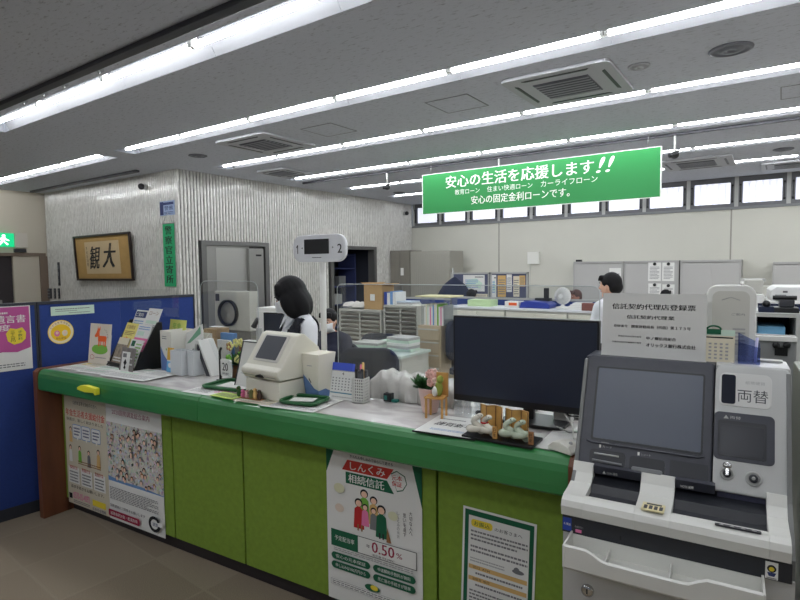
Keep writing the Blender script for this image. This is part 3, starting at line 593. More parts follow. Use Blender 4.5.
for i in range(3): box_thing('flat_book', 'book', ['bottom', 'middle', 'topmost'][i]+' flat book lying on the right drawer unit', x0+.22, x0+.47-.01*i, 5.93, 6.15, Z2+.018*i, Z2+.018*i+.017, [PAPER, LGREY, mat('pale_blue_cover', (176, 190, 205), .6)][i], bevel=.002)
# beige cabinet with books
BEIGE = mat('beige_cabinet', (182, 166, 140), .5, noise=.03)
yb = 5.40; xb0 = Wy(418, 330, yb).x; zb = Wy(418, 325, yb).z; xb1 = Wy(440.5, 330, yb).x
t = thing('beige_drawer_cabinet', 'beige drawer cabinet with six drawers carrying an upright row of books', 'cabinet', T(xb0, yb, 0)); w = xb1-xb0
MB().box(0, w, 0, .5, 0, zb, BEIGE).build('body', t, bevel=.005)
for i in range(6):
    z = zb-.02-(i+1)*(zb-.06)/6; d = MB().box(.012, w-.012, -.014, 0, z+.005, z+(zb-.06)/6-.006, BEIGE).build('drawer', t, bevel=.002); MB().box(.02, w-.02, -.022, -.014, z+(zb-.06)/6-.03, z+(zb-.06)/6-.015, OFFICE).build('drawer_handle', d)
cols = [PAPER, PAPER2, PALEG, PAPER, PINK, PAPER, SKYB, PAPER2, PAPER, LGREEN, PAPER, PINK, PAPER, LGREY]; x = xb0+.05
BW = ['white', 'cream', 'pale green', 'white', 'pink', 'white', 'light blue', 'cream', 'white', 'green', 'white', 'pink', 'white', 'grey']
zbt = Wy(430, 303, yb+.1).z
for i, mm in enumerate(cols):
    wd = .015+.007*random.random(); hgt = (zbt-zb)*(.8+.2*random.random()); box_thing('file_book', 'book', '%s spined file, number %s from the left, standing on the beige cabinet' % (BW[i], ORD[i] if i < 10 else ['eleventh', 'twelfth', 'thirteenth', 'fourteenth'][i-10]), x, x+wd, yb+.06, yb+.28, zb+.001, zb+hgt, mm, bevel=.001, group='files on the beige cabinet'); x += wd+.0015
xk = x
t = thing('book_stand', 'cream topped stand spanning over the files on the beige cabinet', 'stand', T(xb0+.02, yb+.04, zb))
hs = Wy(430, 296, yb+.04).z-zb; ws = xk-xb0
for x in (0, ws-.01): MB().box(x, x+.008, 0, .3, 0, hs-.015, VINYL_T).build('side_panel', t)
MB().box(-.07, ws+.07, -.02, .32, hs-.015, hs, mat('cream_board', (216, 210, 160), .5)).build('top_board', t, bevel=.003)
# office desk with stacks
DZ = .72; pc = Wz(401.5, 356, DZ); pd_ = Wz(430.5, 347.5, DZ)
t = thing('office_desk', 'cream steel office desk with a pale green top', 'desk', T(pc.x-1.05, pc.y, 0)); dw = .53
MB().box(-.02, 1.07, -.03, dw+.02, DZ-.03, DZ, mat('desk_top', (196, 208, 200), .45)).build('desk_top', t, bevel=.004)
MB().box(1.01, 1.05, 0, dw, 0, DZ-.03, OFFICE).build('side_panel', t); MB().box(0, .04, 0, dw, 0, DZ-.03, OFFICE).build('side_panel', t)
pd2 = MB().box(.6, 1.0, .0, .56, .08, DZ-.03, OFFICED).build('drawer_pedestal', t)
for i in range(3): MB().box(.61, .99, -.012, 0, .1+.18*i, .26+.18*i, OFFICE).build('drawer', pd2, bevel=.002)
k = 0
for sx, sy, n, w, d in ((.33, .08, 3, .32, .24), (.70, .22, 5, .3, .22), (.52, .3, 3, .28, .22)):
    for j in range(n):
        a = random.uniform(-.12, .12); m = MB(); m.M = T(pc.x-1.05+sx+w/2, pc.y+sy+d/2, DZ+.031*j, a) ; m.box(-w/2, w/2, -d/2, d/2, 0, .03, [PAPER, PALEG, LGREY][(j+k) % 3])
        tag(m.build('folder_stack', bevel=.004), '%s bundle of the %s paper stack on the cream office desk' % (['lowest', 'second lowest', 'third', 'fourth', 'topmost'][j], ['left front', 'tall right', 'middle'][k]), 'papers', 'bundles on the cream office desk')
    k += 1
# chairs
NAVYC = mat('navy_chair_fabric', (24, 31, 50), .85, noise=.06, scale=80)
def chair(x, y, rz, top, w, lab):
    t = thing('office_chair', lab, 'chair', T(x, y, 0, rz))
    m = MB(); m.prism(rr(-.24, -.24, .24, .24, .08), .42, .49, NAVYC, 'z'); m.build('seat', t, bevel=.015)
    m = MB(); P = [(a, b) for a, b in rr(-w/2, .56, w/2, top, .13, 7)]; m.prism(P, .22, .28, NAVYC, 'y'); m.build('backrest', t, bevel=.018)
    m = MB(); m.cyl((0, 0, .1), (0, 0, .42), .03, None, BLACK); m.tube([(0, .1, .42), (0, .3, .44), (0, .3, .62)], .018, BLACK); m.build('column', t)
    m = MB()
    for i in range(5): a = i*math.tau/5; m.tube([(0, 0, .12), (.28*math.cos(a), .28*math.sin(a), .07)], .02, BLACK); m.ball((.28*math.cos(a), .28*math.sin(a), .03), .03, BLACK, 10, 6)
    m.build('base', t)
p = Wz(368, 345, .98); chair(p.x, p.y+.10, math.radians(24+180), .98, .52, 'nearest navy office chair, its back toward the counter')
p = Wy(390, 331, 5.57); chair(p.x-.05, 5.545, math.radians(200), p.z, .5, 'navy office chair between the desk and the drawer units')
chair(Wy(447, 320, 5.65).x+.40, 5.60, math.radians(90), 1.02, .42, 'navy office chair right of the beige cabinet')
# ================================================================ THE LONG COUNTER
PAD = mat('green_vinyl_pad', (52, 126, 68), .36, noise=.08, scale=3, bump=.04, coat=.15)
PANEL = mat('olive_green_panel', (120, 148, 50), .75, noise=.08, scale=40, bump=.05)
PANELL = mat('olive_green_margin', (142, 176, 74), .75, noise=.06, scale=40)
MARB, nt, b = nodes_of('counter_laminate')
tc = nt.nodes.new('ShaderNodeTexCoord'); mp = nt.nodes.new('ShaderNodeMapping'); mp.inputs['Scale'].default_value = (1.2, 4, 1); mp.inputs['Rotation'].default_value = (0, 0, .3)
n1 = nt.nodes.new('ShaderNodeTexNoise'); n1.inputs['Scale'].default_value = 3; n1.inputs['Detail'].default_value = 6; n1.inputs['Distortion'].default_value = .8
r1 = nt.nodes.new('ShaderNodeValToRGB'); r1.color_ramp.elements[0].position = .35; r1.color_ramp.elements[0].color = (*lin((186, 180, 178)), 1); r1.color_ramp.elements[1].position = .6; r1.color_ramp.elements[1].color = (*lin((216, 213, 210)), 1)
nt.links.new(tc.outputs['Object'], mp.inputs[0]); nt.links.new(mp.outputs[0], n1.inputs['Vector']); nt.links.new(n1.outputs[0], r1.inputs[0]); nt.links.new(r1.outputs[0], b.inputs['Base Color']); b.inputs['Roughness'].default_value = .22
UL, CW = -3.44, .66
ct = thing('service_counter', 'long bank service counter with green padded edge and olive green panels', 'counter', K)
MB().box(UL, -.0, .05, CW, .96, .998, MARB).build('countertop', ct)
prof = [(.07, .862), (.012, .862), (.0, .872), (-.002, .90), (0, .95), (.006, .975), (.018, .992), (.035, 1.0), (.05, 1.001), (.058, .998), (.07, .99)]
for a, c in ((UL+.02, -1.86), (-1.858, -.0)):
    m = MB(); m.prism(prof, a, c, PAD, 'x', False); o = m.build('edge_pad', ct, bevel=.004)
m = MB()
for a, c in ((UL-.03, UL+.02),): m.prism([(-.006, 0), (-.006, .985), (.02, 1.004), (CW+.01, 1.004), (CW+.01, 0)], a, c, WOOD, 'x')
m.build('end_panel', ct, bevel=.004)
m = MB(); m.prism([(-.004, .85), (-.004, .975), (.02, 1.0), (.05, 1.003), (CW, 1.003), (CW, .85)], .0, .018, WOOD, 'x'); m.box(.0, .018, .13, CW, 0, .85, DWOOD); m.build('end_panel', ct, bevel=.003)
MB().box(UL+.02, 0, .19, CW-.03, 0, .09, mat('toe_kick_dark', (44, 38, 40), .6)).build('toe_kick', ct)
MB().box(UL+.02, 0, .172, CW-.03, .09, .958, DWOOD).build('carcass', ct)
m = MB(); m.box(UL+.02, kv(56, 450, .146).x, .147, .172, 0, .86, DWOOD); m.build('end_stile', ct)
us = [kv(57, 450, .146).x, -2.84, -2.27, -1.70, -1.137, -.568, .0]
for i in range(6):
    m = MB(); m.box(us[i]+.004, us[i+1]-.006, .146, .172, .092, .865, PANEL); pn = m.build('front_panel', ct, bevel=.004)
# ---- posters taped on the front panels
FV = .1425
def pf(u, z, v=FV, dz=0, tilt=0): return K @ frame((u, v, z), (1, 0, dz), (0, tilt, 1))
def kvp(px, py, v=FV): return kv(px, py, v)
# poster 1 (pension)
u0 = kvp(66.5, 450).x; u1 = kvp(108, 460).x; u2 = kvp(163.5, 470).x; H0 = .79; z0 = .86-H0
AA = MATS['black_ink']
fam = lambda x, y, s, col, hair=INK: [('e', x, y+.0, .028*s, .020*s, hair), ('e', x, y-.004*s, .021*s, .015*s, mat('ink_skin', (236, 196, 170), .8)), ('p', [(x-.038*s, y-.12*s), (x+.038*s, y-.12*s), (x+.03*s, y-.03*s), (x+.01*s, y-.018*s), (x-.01*s, y-.018*s), (x-.03*s, y-.03*s)], col)]
def squash(E_, k, c):
    f = lambda y: y*k+c; out = []
    for e in E_:
        e = list(e); q = e[0]
        if q in 'tv': e[3] = f(e[3]); e[5] = f(e[5])
        elif q in ('r', 'rr', 'l'): e[2] = f(e[2]); e[4] = f(e[4])
        elif q == 'e': e[2] = f(e[2]); e[4] *= k
        elif q == 'p': e[1] = [(x, f(y)) for x, y in e[1]]
        out.append(tuple(e))
    return out
bub = []
for x in (.28, .50, .74): bub += [('rr', x-.09, .62, x+.12, .75, .012, SKYB), ('rr', x-.082, .626, x+.112, .744, .01, PAPER), ('p', [(x, .63), (x+.05, .63), (x+.02, .60)], PAPER), ('l', x-.06, .645, x+.09, .73, 3, NAVYI)]
sheet('poster', 'pension benefit poster with a red headline and speech bubbles, leftmost on the counter front', 'poster', pf(u0, z0), u1-u0-.004, H0, mat('poster_cream', (206, 198, 176), .75), squash(
  [('t', '公的年金等を受給中の方へ', .22, .93, .8, .965, INK, .02), ('t', '年金生活者支援給付金', .03, .82, .97, .885, RED, .04), ('t', '制度が、新しく始まりました', .05, .775, .93, .805, INK, .02)] + bub +
  fam(.14, .70, 1, TAN) + fam(.12, .53, 1.1, PAPER) + fam(.35, .54, 1.1, LGREEN) + fam(.57, .52, 1.1, GINK) + fam(.80, .55, 1.2, TAN) + [('l', .3, .39, .85, .43, 2, BROWNI)] +
  [('r', x, .20, x+.27, .35, PAPER) for x in (.05, .36, .67)] + [('t', s, x, .33, x+.2, .365, RED, .02) for s, x in (('老齢給付金', .08), ('障害給付金', .39), ('遺族給付金', .70))] + [('l', x, .21, x+.21, .32, 4, GINK) for x in (.08, .39, .70)] +
  [('t', '請求手続きをお願いします。', .1, .155, .9, .185, INK, .02), ('r', .04, .05, .12, .10, INK), ('t', '0570-05-4092', .15, .06, .55, .12, PINK, .03), ('l', .15, .02, .55, .05, 2, GINK), ('r', .62, .055, .93, .11, YELLOW), ('t', '日本年金機構', .62, .012, .93, .042, NAVYI, .02)], .935, 0))
# poster 2 (crowd illustration)
CROWD, nt, b = nodes_of('crowd_illustration')
tc = nt.nodes.new('ShaderNodeTexCoord'); v1 = nt.nodes.new('ShaderNodeTexVoronoi'); v1.inputs['Scale'].default_value = 62; hs_ = nt.nodes.new('ShaderNodeHueSaturation'); hs_.inputs[1].default_value = .42; hs_.inputs[2].default_value = .75
v2 = nt.nodes.new('ShaderNodeTexVoronoi'); v2.inputs['Scale'].default_value = 34; v2.feature = 'DISTANCE_TO_EDGE'
r1 = nt.nodes.new('ShaderNodeValToRGB'); r1.color_ramp.elements[0].position = .03; r1.color_ramp.elements[1].position = .16; mx = nt.nodes.new('ShaderNodeMix'); mx.data_type = 'RGBA'; mx.inputs[6].default_value = (*lin((205, 200, 190)), 1)
nt.links.new(tc.outputs['Object'], v1.inputs[0]); nt.links.new(tc.outputs['Object'], v2.inputs[0]); nt.links.new(v1.outputs['Color'], hs_.inputs['Color']); nt.links.new(v2.outputs[0], r1.inputs[0]); nt.links.new(r1.outputs[0], mx.inputs[0])
nt.links.new(hs_.outputs[0], mx.inputs[7]); nt.links.new(mx.outputs[2], b.inputs['Base Color']); b.inputs['Roughness'].default_value = .8
m2 = [('t', '2020国勢調査総合案内', .12, .915, .8, .96, mat('dull_magenta', (150, 70, 95), .8), .03), ('r', 0, .845, 1, .885, PAPER), ('r', 0, .33, 1, .845, CROWD), ('p', [(0, .375), (.25, .355), (.6, .36), (1, .34), (1, .31), (.0, .31)], SKYB), ('r', 0, .0, 1, .335, PAPER)]
random.seed(3)
for i in range(60):
    x, y = random.uniform(.04, .96), random.uniform(.36, .82); s = .35+.2*random.random(); m2 += [('e', x, y, .055*s, .042*s, random.choice([INK, BROWNI, GINK, DWOOD])), ('e', x, y-.006, .04*s, .032*s, MATS['ink_skin'])]
m2 += [('l', .06, .19, .94, .30, 8, GINK), ('t', '国勢調査にご回答をお願いします', .06, .12, .7, .145, INK, .02), ('rr', .02, .035, .60, .095, .012, CRIMSON), ('t', '総務省統計局・都道府県', .06, .05, .56, .08, PAPER, .01)]
m2 += [('e', .86, .10, .10, .065, INK), ('e', .86, .10, .06, .04, PAPER), ('p', [(.88, .11), (1, .14), (1, .09), (.88, .095)], PAPER), ('t', '調査', .83, .085, .92, .115, NAVYI, .02)]
o = sheet('poster', 'poster with a dense crowd drawing and crimson bar, second on the counter front', 'poster', pf(u1+.002, z0-.0, FV-.002), u2-u1-.004, H0, PAPER, squash(m2, .94, 0))
# poster 3 (trust) clipped top corners
u3 = kvp(327.5, 520).x; W3 = kvp(422.5, 545).x-u3; H3 = .765; z3 = .86-H3
p3 = [('p', [(.36-.12, .955-.04), (.7, .955-.04), (.62, .845), (.16, .845)], RED)]
shape = [(0, 0), (1, 0), (1, .70), (.88, 1), (.13, 1), (0, .79)]
GP = GREEN_INK
el3 = [('p', [(.12, .98), (.0, .79), (0, 1)], GREEN_INK)][:0] + [('t', 'かんたん申し込みで安心して遺せる', .27, .948, .72, .97, INK, .02), ('p', [(.24, .93), (.73, .93), (.66, .855), (.18, .855)], mat('poster_red', (196, 58, 48), .8)), ('t', 'しんくみ', .27, .865, .64, .92, PAPER, .04),
  ('p', [(.22, .845), (.66, .845), (.73, .765), (.22, .765)], GREEN_INK), ('t', '相続信託', .25, .775, .63, .835, PAPER, .04), ('p', [(.70, .90), (.76, .925), (.84, .90), (.86, .85), (.82, .80), (.76, .785)], GREEN_INK), ('p', [(.705, .895), (.76, .918), (.833, .895), (.852, .85), (.815, .806), (.76, .793)], PAPER), ('t', '元本', .71, .86, .81, .895, RED, .04), ('t', '保証', .71, .82, .81, .855, RED, .04)]
for x, y, s, cc in ((.42, .72, 1.5, LGREEN), (.52, .69, 1.4, TAN), (.36, .65, 1.5, RED), (.43, .63, 1.1, PINK), (.52, .62, 1.1, GINK), (.60, .64, 1.6, GREEN_INK)): el3 += fam(x, y, s, cc)
el3 += [('r', .345, .455, .36, .50, BROWNI), ('r', .385, .455, .40, .50, BROWNI), ('r', .575, .44, .59, .48, INK), ('r', .61, .44, .625, .48, INK), ('p', [(.65, .43), (.70, .43), (.66, .53)], BROWNI), ('v', '大切な人へ', .88, .52, .91, .68, INK, .0), ('v', '思いを遺す', .82, .5, .85, .66, INK, .0), ('v', 'しんくみの信託', .76, .48, .785, .66, GINK, .0)]
el3 += [('e', .15, .72, .06, .035, mat('pale_yellow_dot', (214, 214, 180), .8)), ('e', .15, .58, .05, .03, mat('pale_orange_dot', (222, 206, 190), .8)), ('e', .72, .62, .05, .03, MATS['pale_yellow_dot'])]
el3 += [('r', .05, .30, .95, .42, INK), ('r', .06, .304, .944, .416, PAPER), ('r', .05, .30, .35, .42, GREEN_INK), ('t', '予定配当率', .09, .345, .31, .38, PAPER, .02), ('t', '年', .44, .355, .48, .38, INK, .03), ('t', '0.50', .50, .335, .73, .408, CRIMSON, .04), ('t', '%', .75, .345, .81, .38, CRIMSON, .01), ('t', '（税引後 年0.398%）', .50, .308, .73, .325, INK, .01), ('l', .08, .27, .92, .295, 2, LINK)]
for x, y, s in ((.05, .205, '安心の元本保証'), (.51, .205, '中途解約手数料が無料'), (.05, .14, '申し込みは100万円から'), (.51, .14, '死亡後の手続きが簡単')): el3 += [('rr', x, y, x+.43, y+.052, .019, GREEN_INK), ('t', s, x+.05, y+.013, x+.38, y+.039, PAPER, .02)]
el3 += [('e', .5, .085, .08, .025, GREEN_INK), ('e', .52, .09, .04, .018, YELLOW), ('r', .04, .02, .96, .06, LINK), ('r', .045, .023, .955, .057, PAPER), ('l', .06, .026, .9, .054, 2, GINK)]
def remap(e):
    f = lambda y: 1-(1-y)*.87-.05
    e = list(e); k = e[0]
    if k in 'tv' : e[3] = f(e[3]); e[5] = f(e[5])
    elif k in ('r', 'rr'): e[2] = f(e[2]); e[4] = f(e[4])
    elif k == 'e': e[2] = f(e[2]); e[4] *= .87
    elif k == 'p': e[1] = [(x, f(y)) for x, y in e[1]]
    elif k == 'l': e[2] = f(e[2]); e[4] = f(e[4])
    return tuple(e)
el3 = [remap(e) for e in el3]
pb = sheet('poster', 'large white inheritance trust poster reading 0.50% on the counter front', 'poster', pf(u3, z3, FV-.001), W3, H3, PAPER, el3, shape=shape)
for (x0, x1, y0, y1) in ((0, .13, .79, 1), (.88, 1, .70, 1)):
    m = MB(); P = [(0, .79*H3), (.13*W3, H3), (0, H3)] if x0 == 0 else [(W3, .70*H3), (W3, H3), (.88*W3, H3)]; m.prism(P, -.001, -.0002, GREEN_INK, 'z'); m.build('green_corner', pb)
# poster 4 (transfer notice)
tl = kvp(460.5, 504.5); W4 = .30; H4 = .44
sheet('poster', 'smaller notice with a green border and yellow heading, rightmost on the counter front', 'poster', pf(tl.x, tl.z-H4, FV-.001, -.03), W4, H4, PAPER,
  [('r', .03, .0, .97, .98, GREEN_INK), ('r', .085, 0, .915, .93, PAPER), ('rr', .12, .83, .42, .90, .012, YELLOW), ('t', 'お振込', .16, .843, .38, .885, GREEN_INK, .03), ('t', 'のお客さまへ', .45, .84, .82, .875, INK, .0), ('l', .12, .70, .9, .81, 3, GINK), ('l', .12, .59, .9, .67, 2, GINK), ('e', .78, .53, .08, .02, GINK), ('e', .76, .54, .04, .03, GINK), ('l', .12, .50, .6, .55, 2, LINK),
   ('r', .1, .435, .9, .475, TAN), ('r', .1, .325, .9, .365, TAN), ('l', .2, .385, .85, .425, 1, GINK), ('l', .2, .275, .85, .315, 1, GINK), ('t', '窓口  ATM', .16, .443, .4, .467, INK, .0), ('t', '当組合  他行', .16, .333, .4, .357, INK, .0), ('l', .12, .05, .9, .25, 6, GINK)])
# yellow clip on the padded edge
a = kv(82.5, 388.5, 0); m = MB(); w = .19
m.prism([(0, .012), (.03, .024), (.08, .03), (w, .022), (w, -.018), (w-.012, -.018), (w-.02, -.006), (.08, -.012), (0, -.004)], -.03, .0, mat('bright_yellow_tape', (235, 232, 60), .5))
o = m.build('yellow_clip', bevel=.004); o.matrix_world = TK(a.x, -.004, .935); tag(o, 'bright yellow clip stuck on the green counter edge near the left end', 'clip')
# ================================================================ BLUE PARTITION AT LEFT
ang = math.radians(9); PD = V((math.sin(ang), math.cos(ang), 0))
PM = K @ frame((-3.60, .05, 0), PD, (0, 0, 1))                 # x along the partition, y up, z to the customer side
def pp(px, py, off=0):
    n = PM.to_3x3() @ V((0, 0, 1)); p0 = PM @ V((0, 0, off)); r = ray(px, py); q = E0+r*((p0-E0).dot(n)/r.dot(n)); return PM.inverted() @ q
PH = 1.435; xe = pp(193, 297).x
def part_panel(x0, x1, lab):
    t = thing('partition_panel', lab, 'partition', PM @ Matrix.Translation((x0, 0, 0))); w = x1-x0
    MB().box(.004, w-.004, .08, PH-.02, -.02, .02, BPART).build('fabric_panel', t, bevel=.003); MB().box(0, w, PH-.02, PH, -.024, .024, mat('partition_dark_trim', (44, 48, 58), .5)).build('top_rail', t)
    MB().box(0, w, 0, .08, -.02, .02, MATS['partition_dark_trim']).build('base_rail', t)
    m = MB(); m.box(0, .012, .08, PH-.02, -.023, .023, MATS['partition_dark_trim']); m.box(w-.012, w, .08, PH-.02, -.023, .023, MATS['partition_dark_trim']); m.build('side_rail', t)
xs_ = pp(37, 340).x
part_panel(xs_-1.2, xs_, 'left blue fabric partition panel carrying the magenta poster'); part_panel(xs_+.004, xe, 'right blue fabric partition panel behind the brochures')
def psheet(name, lab, cat, px0, py0, px1, py1, m_, el, W=None, H=None, off=.024, **k):
    p = pp(px0, py1, off); q = pp(px1, py0, off); return sheet(name, lab, cat, PM @ Matrix.Translation((p.x, p.y, off)), W or q.x-p.x, H or q.y-p.y, m_, el, **k)
p = pp(33, 368, .024); q = pp(32, 305, .024); Hm = q.y-p.y; Wm = .42
o = sheet('poster', 'magenta will storage poster taped on the left blue partition', 'poster', PM @ Matrix.Translation((p.x-Wm, p.y, .024)), Wm, Hm, PAPER,
  [('r', .0, .26, .985, .985, mat('poster_magenta', (186, 84, 148), .8)), ('l', .1, .87, .7, .93, 1, PAPER), ('t', '筆証書遺言書', .12, .74, .93, .86, PAPER, .04), ('t', '保管制度', .12, .62, .72, .72, PAPER, .04), ('rr', .0, .45, .36, .58, .02, PAPER), ('rr', .0, .30, .36, .42, .02, PAPER), ('l', .04, .32, .32, .40, 2, INK), ('l', .04, .47, .32, .56, 2, INK),
   ('p', [(.66, .58), (.72, .66), (.80, .64), (.88, .66), (.93, .58), (.92, .48), (.86, .42), (.76, .40), (.68, .46)], YELLOW), ('v', '手数料', .82, .46, .88, .62, GREEN_INK, .02), ('v', '三千九百円', .72, .44, .78, .62, INK, .02), ('p', [(.0, .26), (.3, .22), (.6, .3), (.8, .28), (.985, .34), (.985, .02), (0, .02)], PAPER), ('l', .05, .05, .9, .12, 2, GINK)])
psheet('notice_strip', 'pale green notice strip taped near the top of the blue partition', 'notice', 51, 304, 94, 316, PALEG, [('l', .1, .6, .9, .8, 1, GINK), ('l', .1, .4, .6, .55, 1, GINK), ('l', .4, .15, .9, .32, 1, GINK)], W=None, H=.062*1)
c0 = pp(61, 332, .024); R_ = .068*1.0
RD = (pp(61, 320, .024).y-pp(61, 344, .024).y)/2; RW = (pp(74, 332, .024).x-pp(48, 332, .024).x)/2
m = MB(); m.prism([(RW*math.cos(i*math.tau/36), RD*math.sin(i*math.tau/36)) for i in range(36)], 0, .002, mat('sticker_yellow', (242, 206, 60), .6), 'z'); o = m.build('round_sticker'); o.matrix_world = PM @ Matrix.Translation((c0.x, c0.y, .021)); tag(o, 'round yellow and white sticker on the blue partition', 'sticker')
m = MB(); draw(m, RW, RD, [('e', 0, 0, .95, .95, mat('sticker_cream', (240, 226, 190), .6)), ('e', 0, -.05, .78, .7, mat('sticker_yellow2', (244, 200, 30), .6)), ('e', -.3, -.1, .22, .25, PINK), ('e', .3, -.1, .22, .25, PAPER2), ('e', -.3, -.05, .12, .12, MATS['ink_skin']), ('e', .3, -.05, .12, .12, MATS['ink_skin']), ('t', '安心安全', -.4, -.62, .4, -.42, BROWNI, .03)]+[('t', ch, .82*math.cos(math.radians(t_))-.08, .82*math.sin(math.radians(t_))-.08, .82*math.cos(math.radians(t_))+.08, .82*math.sin(math.radians(t_))+.08, BROWNI, .03) for ch, t_ in zip('こどもを守るまち', range(150, 20, -16))], .0025); m.build('printed_artwork', o)
# acrylic screens
def acrylic(mtx, w, h, r, lab, foot=True, edge=True):
    t = thing('acrylic_screen', lab, 'screen', mtx); P = [(0, 0), (w, 0)]+[(x, y) for x, y in rr(0, 0, w, h, r, 6) if y > h/2]
    MB().prism(P, -.0025, .0025, GLASS, 'y').build('clear_sheet', t)
    e = [V((x, 0, y)) for x, y in P[1:]+[P[0]]]; edge and MB().tube(e, .0022, mat('acrylic_edge', (190, 196, 196), .25), 5).build('polished_edge', t)
    if foot:
        for x in (w*.15, w*.8): MB().box(x, x+.03, -.05, .05, 0, .012, WHITE).build('foot', t)
    return t
vv = .46
a = kv(200, 281, vv); b_ = kv(257.5, 281, vv); acrylic(TK(a.x, vv, 1.0), b_.x-a.x, a.z-1.0, .05, 'clear acrylic screen with a rounded corner at the left, before the steel dial box')
vv = .60; a = kv(337, 284, vv); b_ = kv(600, 286, vv); acrylic(TK(a.x, vv, 1.0), min(b_.x, -.003)-a.x, a.z-1.0, .03, 'wide clear acrylic screen on the counter left of and behind the monitor')
a = kv(94, 288, .6); b_ = kv(178, 288, .6); acrylic(TK(max(a.x, UL), .6, 1.0), b_.x-max(a.x, UL), a.z-1.0, .01, 'clear acrylic screen rising above the blue partition at far left', True, False)
# ================================================================ THINGS ON THE COUNTER, LEFT TO RIGHT
Z = 1.002
random.seed(11)
def flat(name, lab, cat, u, v, w, d, rz, m_, el, layer=0, group=None, th=.0012):
    o = sheet(name, lab, cat, TK(u, v, Z+.0015+layer*.0016, rz), w, d, m_, el, th=th, group=group); return o
NEWS = lambda: [('l', .05, .62, .45, .9, 5, LINK), ('l', .55, .55, .95, .9, 5, LINK), ('r', .06, .42, .5, .5, PALEG), ('l', .05, .08, .95, .38, 5, LINK)]
def kzf(px, py): return kz(px, py, Z)
flat('leaflet', 'leaflet with a yellow heading lying at the far left end of the counter', 'leaflet', -3.36, .09, .30, .21, .1, PAPER, [('r', .1, .7, .5, .95, YELLOW), ('r', .55, .7, .9, .95, ORANGE)]+NEWS(), 0, 'leaflets on the counter left end')
flat('leaflet', 'cream leaflet partly under the yellow headed one at the counter left end', 'leaflet', -3.30, .24, .28, .2, -.15, PAPER2, NEWS(), 1, 'leaflets on the counter left end')
flat('leaflet', 'green banded form spread before the donkey sign', 'leaflet', -3.12, .075, .36, .25, .06, PAPER, [('r', .05, .6, .9, .75, PALEG), ('r', .05, .2, .6, .3, PALEG)]+NEWS(), 2, 'leaflets on the counter left end')
flat('leaflet', 'long white form overlapping the green banded form on the right', 'leaflet', -2.84, .07, .42, .27, .03, PAPER, [('r', .06, .82, .5, .9, PALEG)]+NEWS(), 3, 'leaflets on the counter left end')
flat('leaflet', 'white sheet with pink letters left of the ticket machine', 'leaflet', -2.02, .03, .34, .16, .04, PAPER, [('t', 'お知らせ', .5, .35, .95, .7, PINK, .03), ('l', .05, .2, .45, .8, 5, GINK)], 0)
flat('leaflet', 'lime green leaflet before the white terminal', 'leaflet', -1.80, .03, .17, .09, -.05, mat('lime_paper', (196, 224, 110), .8), [('l', .1, .2, .9, .8, 3, GINK)], 3)
flat('leaflet', 'cream folded leaflet in front of the white terminal', 'leaflet', -1.62, .02, .22, .08, .05, PAPER2, NEWS(), 1)
flat('leaflet', 'large form under the green tray at the counter edge', 'leaflet', -1.45, .015, .32, .25, .07, PAPER, [('r', .05, .3, .5, .45, PALEG), ('e', .7, .5, .03, .04, PINK)]+NEWS(), 0)
# thin transparent mat line
m = MB(); m.box(0, .55, 0, .40, 0, .0007, mat('clear_desk_mat', (196, 196, 196), .15)); 
# donkey sign
a = kzf(88, 363); b_ = kzf(111, 365); h = kv(90, 324, a.y).z-Z
SN = lambda u, v, w, h, rz, lean=.12: K @ T(u, v, Z, rz) @ frame((0, 0, .003), (1, 0, 0), (0, lean, 1))
DON = [('p', [(.42, .56), (.80, .56), (.82, .66), (.78, .70), (.48, .70), (.46, .80), (.50, .86), (.48, .95), (.44, .88), (.40, .88), (.38, .95), (.36, .86), (.32, .78), (.24, .70), (.26, .66), (.34, .66), (.40, .68)], ORANGE), ('r', .44, .44, .50, .57, ORANGE), ('r', .54, .46, .58, .57, ORANGE), ('r', .66, .46, .70, .57, ORANGE), ('r', .74, .44, .80, .57, ORANGE)]
o = sheet('donkey_sign', 'white card sign with an orange donkey on green grass', 'sign', SN(a.x, a.y, 0, 0, .03), .235, h, mat('card_cream', (222, 214, 200), .7),
  [('e', .52, .36, .38, .12, LGREEN), ('e', .3, .4, .1, .06, LGREEN), ('e', .76, .42, .1, .06, LGREEN)]+DON+[('e', .19, .16, .10, .06, RED), ('e', .19, .16, .085, .05, MATS['card_cream']), ('l', .34, .14, .85, .18, 1, GINK)]+[('t', ch, .70+.17*math.cos(t_)-.02, .66+.2*math.sin(t_)-.015, .70+.17*math.cos(t_)+.02, .66+.2*math.sin(t_)+.015, INK, .02) for ch, t_ in zip('ろばの信組', (1.5, 1.15, .8, .45, .1))], th=.004)
m = MB(); m.prism([(0, 0), (.10, 0), (0, .22)], .10, .112, WHITE, 'x'); 
m2_ = MB(); m2_.box(.06, .17, .0, .20, -.05, -.004, WHITE); o2 = m2_.build('easel_back', o)
